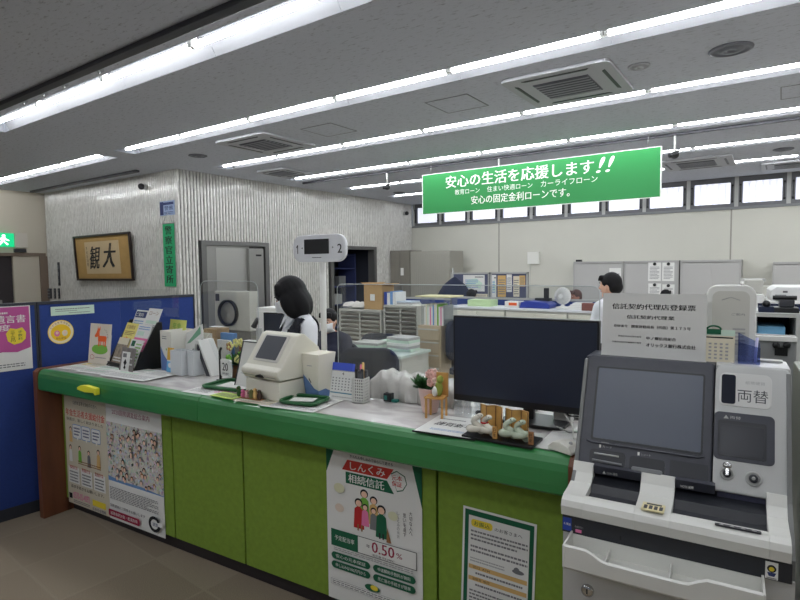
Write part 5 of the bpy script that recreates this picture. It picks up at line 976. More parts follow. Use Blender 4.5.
sbox('tissue_paper', 'paper', 'crumpled white tissue heap topping the brown bags', 209, 220, .78, .05, 327, PAPER, bev=.02, z0=1.24)
sbox('pen_cup', 'cup', 'small grey pen cup behind the counter right of the blue file', 234, 240, .76, .08, 345, OFFICED, bev=.01); sbox('white_tray', 'tray', 'white plastic tray behind the counter left of the leaning frame', 236, 246, .84, .12, 342, WHITE)
# white printer cabinet and small black monitor by the woman
x0, x1 = kd(257, 1.4), kd(284, 1.4); zt = kv(270, 308, 1.4).z
t = thing('white_file_cabinet', 'white drawer cabinet behind the standing woman', 'cabinet', TK(x0, 1.4, 0)); w = x1-x0; MB().box(0, w, 0, .2, 0, zt, WHITE).build('body', t, bevel=.005)
for i in range(4):
    z = zt-.02-(i+1)*.26; d = MB().box(.01, w-.01, -.012, 0, z, z+.25, WHITE).build('drawer', t, bevel=.003); MB().box(w*.35, w*.65, -.02, -.012, z+.11, z+.125, MGREY).build('drawer_handle', d)
x0, x1 = kd(264, 1.3), kd(285, 1.3); zt = kv(275, 313, 1.3).z; t = thing('small_monitor', 'small black monitor behind the white terminal, left of the woman', 'monitor', TK(x0, 1.0, 0, .15))
t.matrix_world = TK(kd(264, .95), .95, 0, .1); zt = kv(275, 313, .95).z; w = kd(286, .95)-kd(264, .95); MB().box(0, w, 0, .03, zt-.19, zt, BLACK).build('housing', t, bevel=.003); MB().box(w*.45, w*.55, .03, .05, ZD, zt-.1, BLACK).build('neck', t); MB().box(w*.3, w*.7, -.0, .1, ZD, ZD+.01, BLACK).build('foot', t); MB().box(.01, w-.01, -.001, 0, zt-.175, zt-.01, SCRN).build('display', t)
m = MB(); p = kv(261, 322, .95); m.cyl((p.x, .93, ZD), (p.x, .93, p.z-.04), .02, None, LGREY); m.cyl((p.x-.02, .9, p.z-.03), (p.x+.02, .9, p.z+.03), .02, .012, DGREY); o = m.build('desk_camera'); o.matrix_world = K; tag(o, 'small grey device on a stem left of the small monitor', 'device')
# ================================================================ CURRENCY EXCHANGE MACHINE
MW0, MW1 = .022, .612; ZT = 1.33
SIL = mat('machine_silver', (186, 187, 185), .38, .15, noise=.015); MWH = mat('machine_white', (214, 214, 208), .4, noise=.015, scale=4)
MDK = mat('machine_dark_grey', (62, 64, 73), .42, noise=.04, scale=40); MDK2 = mat('machine_darker_grey', (40, 42, 48), .4)
mc = thing('exchange_machine', 'grey and white currency exchange machine at the right end of the counter', 'machine', K)
SH = frame((0, 0, .985), (1, 0, 0), (0, .15, .345))                # sloping face: x along the counter, y up the slope, z outward
def hp(nm, P, z0, z1, m_, par=None, bev=.002, lab=None):
    mm = MB(); mm.prism(P, z0, z1, m_, 'z'); o = mm.build(nm, par if par is not None else mc, bevel=bev, label=lab)
    if par is None: o.matrix_basis = SH
    return o
# cores
MB().prism([(-.14, .0), (-.14, .82), (-.05, .95), (.0, .96), (.03, .97), (.14, 1.295), (.16, 1.315), (.30, 1.315), (.30, 0)], MW0+.012, MW1-.012, MDK2, 'x').build('inner_body', mc)
MB().box(MW0, MW1, -.15, -.138, 0, .828, SIL).build('front_plate', mc, bevel=.003)
m = MB(); m.prism([(-.138, 0), (-.138, .88), (-.02, .985), (.13, 1.32), (.30, 1.32), (.30, 0)], MW1-.012, MW1, mat('machine_side', (120, 121, 120), .5), 'x'); m.build('side_plate', mc, bevel=.002)
m = MB(); m.prism([(-.138, 0), (-.138, .88), (-.02, .985), (.13, 1.32), (.30, 1.32), (.30, 0)], MW0, MW0+.012, MATS['machine_side'], 'x'); m.build('side_plate', mc, bevel=.002)
m = MB(); m.box(MW0+.002, .417, .15, .30, 1.315, 1.328, MDK); m.build('top_cover', mc, bevel=.004); m = MB(); m.box(.419, MW1, .15, .30, 1.315, 1.332, SIL); m.build('top_cover', mc, bevel=.006)
# head, left: bezel with screen
o = hp('screen_bezel', [(.028, .0), (.028, .005), (.034, .368), (.045, .376), (.414, .376), (.4165, .0)], -.02, .012, MDK, bev=.006)
hp('screen_recess', rr(.066, .088, .392, .338, .008), .0115, .0135, MDK2, bev=0); hp('touch_screen', rr(.073, .096, .386, .332, .004), .013, .0148, mat('machine_screen', (66, 74, 90), .3, spec=.6), bev=0)
m = MB(); m.tube([(.055, .085, .014), (.066, .080, .016), (.38, .080, .016), (.396, .085, .015)], .003, MDK, 6); o = m.build('bezel_lip', mc); o.matrix_basis = SH
s1 = hp('card_slot', rr(.068, .012, .178, .060, .012), .012, .014, MDK2, bev=0); m = MB(); m.tube([(.082, .046, .015), (.158, .046, .015)], .003, LGREY, 6); m.tube([(.078, .024, .016), (.168, .022, .016)], .004, MGREY, 6); m.build('slot_edge', s1)
s2 = hp('receipt_slot', rr(.190, .004, .292, .056, .010), .012, .014, MDK2, bev=0); m = MB(); m.prism(rr(.198, .010, .286, .024, .006), .014, .022, MGREY, 'z'); m.build('slot_edge', s2, bevel=.003)
hp('blank_panel', rr(.305, .010, .408, .062, .004), .012, .0132, mat('machine_panel_dark', (52, 54, 60), .5), bev=0)
m = MB(); draw(m, 1, 1, [('r', .095, .066, .101, .076, PAPER), ('t', 'カード', .105, .067, .135, .0745, LINK, .01), ('r', .212, .060, .218, .070, PAPER), ('t', 'レシート', .223, .061, .25, .068, LINK, .01), ('l', .10, .082, .125, .0865, 1, LINK)], .013); o = m.build('lettering', mc); o.matrix_basis = SH
# head, right: silver with label, windows, key
hp('silver_face', [(.419, -.005), (.419, .36), (.43, .374), (.600, .374), (.613, .36), (.612, -.005)], -.02, .010, SIL, bev=.005)
hp('dark_surround', rr(.4195, .086, .572, .228, .014), .0095, .012, MDK, bev=.001); hp('label_plate', rr(.430, .248, .565, .350, .018), .0095, .012, mat('label_silver', (206, 206, 203), .5), bev=.001)
hp('sensor_window', rr(.436, .254, .473, .344, .007), .012, .0135, mat('window_navy', (22, 26, 40), .5, spec=.2), bev=0)
w_ = hp('display_window', rr(.430, .096, .552, .203, .006), .012, .0132, MDK2, bev=0); hp('display_window', rr(.436, .102, .546, .190, .004), .0131, .0138, mat('window_grey', (58, 60, 66), .25), bev=0)
m = MB(); draw(m, 1, 1, [('t', '両替', .478, .263, .556, .302, DGREY, .0), ('t', '紙幣硬貨', .498, .318, .548, .328, LINK, .01), ('t', '両替', .460, .2085, .488, .2175, LGREY, .02), ('p', [(.443, .208), (.457, .208), (.450, .219)], LGREY)], .0123); o = m.build('lettering', mc); o.matrix_basis = SH
def disc(x, y, R, nm, key=False):
    m = MB(); m.lathe([(R, .0), (R, .004), (R*.8, .006), (R*.75, .004), (.003, .004)], (x, y, .010), LGREY, 24); o = m.build(nm, mc); o.matrix_basis = SH
    m = MB(); m.lathe([(R*.55, .004), (R*.55, .014), (R*.4, .016), (.002, .014)], (x, y, .010), MDK2, 20)
    if key: m.box(x-.004, x+.004, y-.006, y+.026, .024, .032, CHROME); m.ball((x, y+.022, .03), (.012, .010, .004), CHROME, 10, 6)
    else: m.lathe([(R*.25, .015), (.002, .017)], (x, y, .010), LGREY, 12)
    m.build('lock_barrel', o)
disc(.456, .047, .019, 'key_lock', True); disc(.521, .044, .021, 'push_dial')
# white shelf with two hollows
FZ = .938
def lipbox(x0, x1, nm='white_shelf'):
    m = MB(); P = [(-.152, .878), (-.172, .886), (-.178, .915), (-.170, .932), (-.150, .942), (-.10, .945), (-.055, .952), (-.03, .975), (-.014, 1.005), (0, 1.0), (0, .878)]
    m.prism(P, x0, x1, MWH, 'x'); return m.build(nm, mc, bevel=.0015)
lipbox(MW0, .086); lipbox(.228, .322); lipbox(.552, MW1-.012)
m = MB(); Pf = [(-.152, .878), (-.172, .886), (-.178, .915), (-.170, .932), (-.150, .942), (-.136, .943), (-.136, .878)]
m.prism(Pf, .086, .228, MWH, 'x'); m.prism(Pf, .322, .552, MWH, 'x'); m.build('shelf_front', mc)
for a, c, nm in ((.086, .228, 'coin_hollow'), (.322, .552, 'note_hollow')):
    m = MB(); m.box(a, c, -.136, .04, .915, .925, MDK2); m.prism([(-.136, .925), (.02, .925), (.02, .93)], a, c, mat('hollow_floor', (46, 48, 54), .6), 'x'); m.box(a, c, .02, .035, .925, 1.0, MDK2); o = m.build(nm, mc)
    q = MB(); q.prism([(-.03, 1.004), (.012, 1.004), (.012, .975), (-.015, .972)], a, c if a < .2 else a+.105, MDK, 'x'); q.build('hood', o, bevel=.002)
    if a > .2: q = MB(); q.box(a+.11, c, .005, .012, .93, 1.0, mat('shutter_violet_grey', (66, 66, 86), .35)); q.build('shutter', o)
m = MB(); draw(m, 1, 1, [('p', [(.115, .982), (.125, .982), (.120, .992)], LGREY), ('t', 'COIN 硬貨', .128, .982, .160, .991, LGREY, .01), ('t', 'NOTE 紙幣', .338, .982, .372, .991, PAPER, .02)], 0); o = m.build('lettering', mc); o.matrix_basis = frame((0, -.0305, .0), (1, 0, 0), (0, .0, 1))
kp = MB(); kp.prism(rr(.245, -.160, .305, -.105, .003), .9435, .9475, mat('keypad_cream', (226, 216, 170), .5), 'z'); kp = kp.build('keypad', mc, bevel=.001); m = MB()
for i in range(4): m.box(.251+.0135*i, .260+.0135*i, -.150, -.126, .9475, .9485, DGREY)
m.box(.256, .296, -.119, -.111, .9475, .9485, DGREY); m.build('keypad_print', kp)
m = MB(); m.prism(rr(.43, -.158, .536, -.146, .005), .9405, .9445, DGREY, 'z'); o = m.build('indicator_strip', mc); m = MB()
for i in range(4): m.ball((.445+.025*i, -.152, .9445), (.006, .003, .001), LGREY, 8, 4)
m.build('indicator_light', o)
# dark band with stickers
m = MB(); m.box(MW0, MW1-.008, -.158, -.14, .826, .878, MDK2); m.build('dark_band', mc, bevel=.001)
m = MB(); draw(m, 1, 1, [('r', .024, .832, .050, .872, BLUE), ('t', '中ノ郷信組', .027, .848, .047, .856, PAPER, .02), ('r', .062, .832, .080, .842, PINK), ('t', '釣銭切れ', .060, .846, .085, .853, LINK, 0), ('r', .189, .84, .194, .852, BLACK)], 0); o = m.build('band_print', mc); o.matrix_basis = frame((0, -.1582, 0), (1, 0, 0), (0, 0, 1))
m = MB(); draw(m, 1, 1, [('r', .546, .828, .574, .874, PAPER), ('e', .560, .856, .010, .010, INK), ('e', .560, .855, .006, .006, YELLOW), ('p', [(.550, .846), (.570, .846), (.566, .836), (.554, .836)], NAVYI), ('l', .549, .829, .571, .834, 1, INK)], 0); o = m.build('emblem_sticker', mc); o.matrix_basis = frame((0, -.1584, 0), (1, 0, 0), (0, 0, 1))
# white tray
tr = MB(); tx0, tx1 = .052, .538
def trp(x, top): return [(p, q-.032) for p, q in [(-.15, .79), (-.246, .79), (-.256, .80), (-.258, top), (-.250, top+.004), (-.240, top-.008), (-.236, .812), (-.16, .812), (-.156, .862), (-.15, .862)]]
N = 24; rows = []
for i in range(N+1):
    x = tx0+(tx1-tx0)*i/N; f = abs(i/N-.44); top = .862 if f > .30 else (.838 if f < .22 else .838+.024*(f-.22)/.08); rows.append([(x, p[0], p[1]) for p in trp(x, top)])
n = 10; vs = [p for r in rows for p in r]; tr.add(vs, [(i*n+j, i*n+(j+1) % n, (i+1)*n+(j+1) % n, (i+1)*n+j) for i in range(N) for j in range(n)], MWH); tr.add(rows[0], [tuple(range(n))], MWH); tr.add(rows[-1], [tuple(range(n))[::-1]], MWH)
t_ = tr.build('tray', mc, bevel=0)
for x in (tx0-.004, tx1): q = MB(); q.prism([(-.15, .758), (-.246, .758), (-.258, .768), (-.260, .834), (-.15, .834)], x, x+.006, MWH, 'x'); q.build('tray_end', t_, bevel=.002)
for x in (.16, .325): q = MB(); q.box(x, x+.004, -.236, -.158, .780, .804, MWH); q.build('tray_divider', t_)
m = MB(); m.M = Matrix.Translation((.098, -.15, .655)) @ Matrix.Rotation(math.pi/2, 4, 'X'); m.lathe([(.019, 0), (.019, .006), (.014, .01), (.003, .01)], (0, 0, 0), CHROME, 20); m.box(-.002, .002, -.008, .008, .0095, .0105, INK); m.build('front_lock', mc)
# things on top of the machine
zt = 1.3285
a = kz(598, 357, zt); b_ = kz(703, 366, zt); h = kv(601, 294.5, .24).z-zt
F_ = K @ frame((a.x-.002, .205, zt+.001), (b_.x-a.x+.01, -.01, 0), (0.02, .10, 1))
sg = sheet('registration_sign', 'white registration board with black Japanese lettering standing on the machine', 'sign', F_, .326, .218, mat('sign_board_white', (212, 212, 208), .6), [('t', '信託契約代理店登録票', .10, .745, .90, .835, INK, .06), ('t', '信託契約代理業', .25, .595, .71, .655, INK, .05), ('t', '登録番号', .12, .455, .26, .495, INK, .05), ('t', '関東財務局長（代信）第１７３号', .30, .45, .86, .50, INK, .05),
  ('t', '所属信託会社等の商号', .17, .30, .40, .325, INK, .05), ('t', '中ノ郷信用組合', .45, .275, .73, .325, INK, .05), ('t', '所属信託兼営金融機関の商号', .11, .205, .40, .23, INK, .05), ('t', 'オリックス銀行株式会社', .45, .165, .91, .225, INK, .05)], th=.006)
MB().box(0, .328, -.004, .0, -.09, .004, MATS['sign_board_white']).build('base_foot', sg)
# round topped white panel
a = kv(706.5, 287, .262); b_ = kv(757, 287, .262); zz = kv(732, 285, .262).z
m = MB(); pwid = b_.x-a.x; t = thing('round_topped_panel', 'white plastic panel with rounded top corners standing on the machine', 'panel', TK(a.x, .262, zt+.0)); P = [(0, 0), (pwid, 0)]+[q for q in rr(0, 0, pwid, zz-zt, .035, 6) if q[1] > .05]
m.prism(P, 0, .03, WHITE); m.build('shell', t, bevel=.005); P2 = [(.018, .02), (pwid-.018, .02)]+[q for q in rr(.018, 0, pwid-.018, zz-zt-.02, .022, 6) if q[1] > .05]; MB().prism(P2, -.002, .0, mat('inset_pale_grey', (204, 203, 194), .45)).build('inset_face', t)
m = MB(); draw(m, pwid, zz-zt, [('t', 'ご案内', .52, .60, .78, .63, GINK, 0), ('l', .55, .2, .8, .45, 5, LINK)], 0); m.tube([(.045, (zz-zt)*.80, 0), (pwid/2, (zz-zt)*.84, 0), (pwid-.045, (zz-zt)*.80, 0)], .0012, LINK, 4); o = m.build('printed_marks', t); o.matrix_basis = frame((0, -.0025, 0), (1, 0, 0), (0, 0, 1))
# small calendar with green clip
a = kz(706, 366, zt); t = thing('small_calendar', 'small cream desk calendar with a green clip on the machine', 'calendar', K @ frame((a.x-.022, .20, zt+.001), (1, -.03, 0), (0, .12, 1)))
hc = kv(715, 330, .2).z-zt; wc = .098; MB().box(0, wc, 0, hc, -.003, 0, PAPER2).build('page', t); m = MB(); draw(m, wc, hc, [('r', 0, .82, 1, 1, PALEG), ('r', .05, .74, .95, .78, INK)]+[('r', .1+.16*i, .1+.11*j, .18+.16*i, .15+.11*j, LINK) for i in range(5) for j in range(5)]); m.build('printed_dates', t)
m = MB(); m.tube([(wc*.4+.02*math.cos(q/8*math.pi), hc+.012*math.sin(q/8*math.pi), 0) for q in range(9)], .003, GREEN_INK, 6); m.box(wc*.4-.02, wc*.4+.02, hc-.015, hc+.002, -.004, .003, GREEN_INK); m.build('green_clip', t)
# blue acrylic holder with pen
BACR = glass('blue_acrylic', (.66, .71, .88), .08); a = kz(716, 369, zt)
x0 = kz(737, 369, zt).x; x1 = kz(760, 370, zt).x; t = thing('blue_acrylic_holder', 'transparent blue acrylic leaflet holder on the machine', 'holder', TK(x0+.003, .185, zt+.001)); w = x1-x0; hh = kv(760, 345, .2).z-zt; hb = kv(737, 332, .26).z-zt; m = MB()
m.prism([(0, 0), (w, 0), (w, hh*.85), (0, hb*.75)], 0, .003, BACR, 'y'); m.prism([(0, 0), (w, 0), (w, hh), (0, hb)], .05, .053, BACR, 'y'); m.prism([(.003, 0), (.05, 0), (.05, hb), (.003, hb*.75)], 0, .003, BACR, 'x'); m.prism([(.003, 0), (.05, 0), (.05, hh), (.003, hh*.85)], w-.003, w, BACR, 'x'); m.box(.003, w-.003, .003, .05, 0, .003, BACR); m.build('holder_body', t)
m = MB(); m.cyl((w*.78, .02, .004), (w*.86, .03, hh+.02), .004, None, mat('pale_violet_pen', (190, 190, 225), .4), 8); o = m.build('pen'); o.matrix_world = TK(x0+.003, .185, zt+.001); tag(o, 'pale violet pen standing in the blue acrylic holder', 'pen')
m = MB(); m.prism(rr(0, 0, .08, .035, .006), 0, .006, LGREY, 'z'); o = m.build('cash_slip_pad', bevel=.001); o.matrix_world = TK(.52, .25, 1.3325); tag(o, 'thin grey plate lying on the silver top of the machine', 'plate')
# neighbouring machine at the right edge
t = thing('neighbour_machine', 'olive grey machine cabinet cut off by the right edge', 'machine', TK(.655, .05, 0)); OLV = mat('olive_grey_metal', (120, 122, 110), .5, noise=.02)
MB().box(0, .6, 0, .55, .04, 1.29, OLV).build('body', t, bevel=.006); MB().box(.0, .6, -.004, .0, .05, .9, OLV).build('front_door', t, bevel=.002); MB().box(0.01, .59, .02, .54, 0, .04, BLACK).build('plinth', t); m = MB(); m.ball((.02, .06, 1.30), (.03, .03, .02), CHROME, 12, 8); m.build('chrome_knob', t)
# ================================================================ BEHIND THE MACHINE
vv = .86
x0 = kd(755, vv); x1 = kd(797, vv); z1 = kv(775, 336, vv).z
t = thing('note_counter', 'grey bank note machine with two black knobs behind the exchange machine', 'machine', TK(x0-.35, vv, 0)); w = x1-x0+.35
MB().box(0, w, 0, .07, .732, z1-.012, mat('note_counter_grey', (142, 144, 144), .5)).build('body', t, bevel=.008); MB().box(-.0, w, 0, .07, z1-.012, z1, OFFICED).build('lid', t, bevel=.004); MB().box(0, w, -.012, -.002, z1-.02, z1, PAPER).build('front_trim', t, bevel=.002)
for px in (776, 786.5): q = kv(px, 345, vv); m = MB(); m.M = Matrix.Translation((q.x-x0+.35, 0, q.z)) @ Matrix.Rotation(math.pi/2, 4, 'X'); m.lathe([(.013, 0), (.013, .014), (.002, .014)], (0, 0, 0), BLACK, 16); m.build('knob', t)
q = kv(781, 351.5, vv); MB().box(q.x-x0+.35-.022, q.x-x0+.35+.022, -.004, 0, q.z-.017, q.z+.017, BLACK).build('display', t)
t = thing('side_desk', 'grey staff desk behind the exchange machine', 'desk', TK(.05, .70, 0)); MB().box(0, 1.6, 0, .75, .70, .73, OFFICE).build('desk_top', t)
for x in (.02, 1.54): MB().box(x, x+.04, .02, .73, 0, .70, OFFICED).build('side_panel', t)
# shelf with light blue box
vv = 1.75; x0 = kd(752, vv); x1 = kd(799, vv); zt = kv(775, 313.5, vv).z; t = thing('open_shelf_unit', 'light grey open shelf unit lined in navy behind the note machine', 'shelf', TK(x0, vv, 0)); w = x1-x0+.02
m = MB(); m.box(0, w, 0, .4, zt-.02, zt, LGREY); m.box(0, .02, 0, .4, 0, zt-.02, LGREY); m.box(w-.035, w, 0, .4, 0, zt-.02, LGREY); m.box(.02, w-.035, 0, .4, .62, .64, LGREY); m.box(.02, w-.035, 0, .4, zt-.30, zt-.28, LGREY); m.build('frame', t); MB().box(.02, w-.035, .38, .4, .0, zt-.02, NAVY).build('back_panel', t)
q0, q1 = kd(757, vv+.05), kd(785, vv+.05); zq = kv(770, 326.5, vv+.05).z; box_ = MB().box(0, q1-q0, 0, .28, 0, max(.05, zq-(zt-.28)), mat('light_blue_box', (112, 170, 208), .5)).build('light_blue_box', bevel=.004); box_.matrix_world = TK(q0, vv+.05, zt-.2795); tag(box_, 'light blue flat box inside the open shelf unit', 'box')
q0 = kd(772, vv+.06); zz = zt+.0005; t = thing('black_punch', 'black desktop hole punch on top of the open shelf unit', 'punch', TK(q0, vv+.06, zz)); MB().box(0, .12, 0, .12, 0, .028, BLACK).build('base', t, bevel=.006); MB().box(.03, .10, .03, .09, .028, .07, DGREY).build('press_body', t, bevel=.008); m = MB(); m.cyl((.0, .05, .08), (.11, .05, .08), .012, None, BLACK); m.build('lever', t)
q0 = kd(758, vv+.06); m = MB(); m.box(0, .07, 0, .1, 0, .03, NAVY); m.ball((.035, .03, .045), .02, BLACK); o = m.build('tape_dispenser', bevel=0); o.matrix_world = TK(q0, vv+.06, zz); tag(o, 'small navy tape dispenser left of the hole punch', 'dispenser')
# blue partition + white copier farther right
vv = 2.6; x0 = kd(757, vv); x1 = kd(830, vv); zt = kv(780, 304, vv).z; t = thing('low_partition', 'low navy partition at the right in front of the white copier', 'partition', TK(x0, vv, 0)); MB().box(0, x1-x0, 0, .04, .04, zt-.02, BPART).build('fabric_panel', t); MB().box(0, x1-x0, -.004, .044, zt-.02, zt, NAVY).build('top_rail', t); MB().box(0, x1-x0, 0, .04, 0, .04, LGREY).build('base_rail', t)
vv = 3.3; x0 = kd(766, vv); x1 = kd(850, vv); zt = kv(785, 287, vv).z; t = thing('copier', 'white office copier behind the navy partition at the right edge', 'copier', TK(x0, vv, 0)); w = x1-x0
MB().box(0, w, 0, .6, .05, zt-.11, WHITE).build('body', t, bevel=.01); m = MB(); m.prism([(.02, zt-.11), (w, zt-.11), (w, zt), (.06, zt), (.02, zt-.03)], .02, .55, mat('copier_white', (228, 228, 226), .45)); m.build('scanner_lid', t, bevel=.008); MB().box(.05, .12, -.01, .02, zt-.10, zt-.06, MGREY).build('control_panel', t)
q = kv(784, 293, vv+.0); MB().box(.10, .13, .014, .02, zt-.045, zt-.03, GINK).build('maker_mark', t)
x0 = kd(728, vv); x1 = kd(765, vv); zt2 = kv(745, 294, vv).z; box_ = MB().box(0, x1-x0-.01, 0, .5, .0, zt2, WHITE).build('white_printer', bevel=.02); box_.matrix_world = TK(x0, vv, 0); tag(box_, 'lower white printer beside the copier, left of it', 'printer')
box_ = MB().box(0, (x1-x0)*.5, 0, .2, .0, .11, OFFICE).build('output_tray', bevel=.01); box_.matrix_world = TK(x0+(x1-x0)*.42, vv+.05, zt2+.0005); tag(box_, 'beige paper tray box on the lower white printer', 'tray')
for i in range(3): box_ = MB().box(0, .26-.02*i, 0, .3, 0, .03, [LGREY, PAPER, OFFICED][i]).build('paper_stack', bevel=.003); p = kv(740, 279, 5.5); box_.matrix_world = TK(kd(739, 6.2), 6.2, kv(745, 279, 6.2).z-.03*(i+1)); tag(box_, ['topmost', 'middle', 'lowest'][i]+' grey tray of the pile on the counter in front of the far right cabinets', 'tray')
x0 = kd(735, 6.15); x1 = kd(772, 6.15); zc_ = kv(745, 279, 6.2).z-.09; t = thing('side_cabinet', 'low grey cabinet under the tray pile near the far right cabinets', 'cabinet', TK(x0, 6.15, 0)); MB().box(0, x1-x0, 0, .45, 0, zc_-.0005, OFFICE).build('body', t, bevel=.005); MB().box(.02, x1-x0-.02, -.01, 0, .06, zc_-.05, OFFICE).build('door', t, bevel=.003)
# ================================================================ GREEN HANGING BANNER
YS = 7.0; a = Wy(422, 175, YS); b_ = Wy(422, 216, YS); c = Wy(662, 146, YS); d = Wy(662, 195.5, YS); bw = c.x-a.x; z0 = (b_.z+d.z)/2; bh = (a.z+c.z)/2-z0
BG = mat('banner_green', (30, 138, 66), .5, noise=.02, scale=1); BWH = mat('banner_white', (240, 244, 236), .6)
bn = sheet('hanging_banner', 'wide green hanging banner with white loan lettering under the ceiling', 'banner', frame((a.x, YS, z0), (1, 0, 0), (0, 0, 1)), bw, bh, BWH,
  [('r', .004, .014, .996, .986, BG), ('t', '安心の生活を応援します', .125, .60, .765, .90, BWH, .04), ('t', '!!', .775, .60, .84, .92, BWH, .03, .25), ('t', '教育ローン', .17, .42, .29, .55, BWH, .0), ('t', '住まい快適ローン', .325, .42, .525, .55, BWH, .0), ('t', 'カーライフローン', .56, .42, .78, .55, BWH, .0), ('t', '安心の固定金利ローンです。', .25, .16, .675, .36, BWH, .03)], th=.02)
m = MB()
for x in (.15, bw-.15): m.cyl((x, bh, -.01), (x, CZ-z0, -.01), .004, None, STEEL, 6)
m.build('hanging_wire', bn)
# ================================================================ PEOPLE
def capsule(mb, p0, r0, p1, r1, m_, n=14):
    p0, p1 = V(p0), V(p1); d = (p1-p0); L = d.length; d.normalize(); a = d.orthogonal().normalized(); b = d.cross(a); rings = []
    for k in range(5): t = math.pi/2*k/4; rings.append((p0-d*r0*math.cos(t), r0*math.sin(t)))
    for k in range(1, 5): t = math.pi/2*k/4; rings.append((p1+d*r1*math.sin(t), r1*math.cos(t)))
    rings.insert(5, (p1, r1)); rings = rings[1:-1]; vs = []
    for c_, r in rings:
        for i in range(n): q = math.tau*i/n; vs.append(c_+(a*math.cos(q)+b*math.sin(q))*max(r, .001))
    N = len(rings); fs = [(j*n+i, j*n+(i+1) % n, (j+1)*n+(i+1) % n, (j+1)*n+i) for j in range(N-1) for i in range(n)]
    mb.add(vs, fs+[tuple(range(n))[::-1], tuple(range((N-1)*n, N*n))], m_, True)
def ell(mb, c, r, m_, R=None):
    q = MB(); q.ball((0, 0, 0), r, m_, 18, 12); M0 = Matrix.Translation(c) @ (R or Matrix.Identity(4)); mb.add([M0 @ V(v) for v in q.v], q.f, m_, True)
def fuse(name, mb, m_, voxel, parent, cut=None, solid=0, smooth=4):
    """one continuous skin over the overlapping volumes"""
    me = bpy.data.meshes.new('t'); me.from_pydata([tuple(v) for v in mb.v], [], mb.f); o = bpy.data.objects.new('t', me); COL.objects.link(o)
    r = o.modifiers.new('r', 'REMESH'); r.mode = 'VOXEL'; r.voxel_size = voxel; r.use_smooth_shade = True
    s = o.modifiers.new('s', 'SMOOTH'); s.iterations = smooth; s.factor = .5
    em = bpy.data.meshes.new_from_object(o.evaluated_get(bpy.context.evaluated_depsgraph_get())); bpy.data.objects.remove(o); bpy.data.meshes.remove(me)
    bm = bmesh.new(); bm.from_mesh(em)
    if cut: bmesh.ops.delete(bm, geom=[f for f in bm.faces if cut(f.calc_center_median())], context='FACES')
    if solid: bmesh.ops.solidify(bm, geom=bm.faces[:], thickness=solid)
    for f in bm.faces: f.smooth = True; f.material_index = 0
    bm.to_mesh(em); bm.free(); em.name = name; em.materials.clear(); em.materials.append(m_)
    q = bpy.data.objects.new(name, em); COL.objects.link(q); q.parent = parent; return q
VEST = mat('dark_vest', (34, 36, 46), .8, noise=.7, scale=70); SKIRT = mat('dark_skirt', (30, 32, 42), .85); MASKM = mat('white_mask', (232, 234, 236), .75); SHOE = mat('black_shoe', (20, 20, 22), .4)
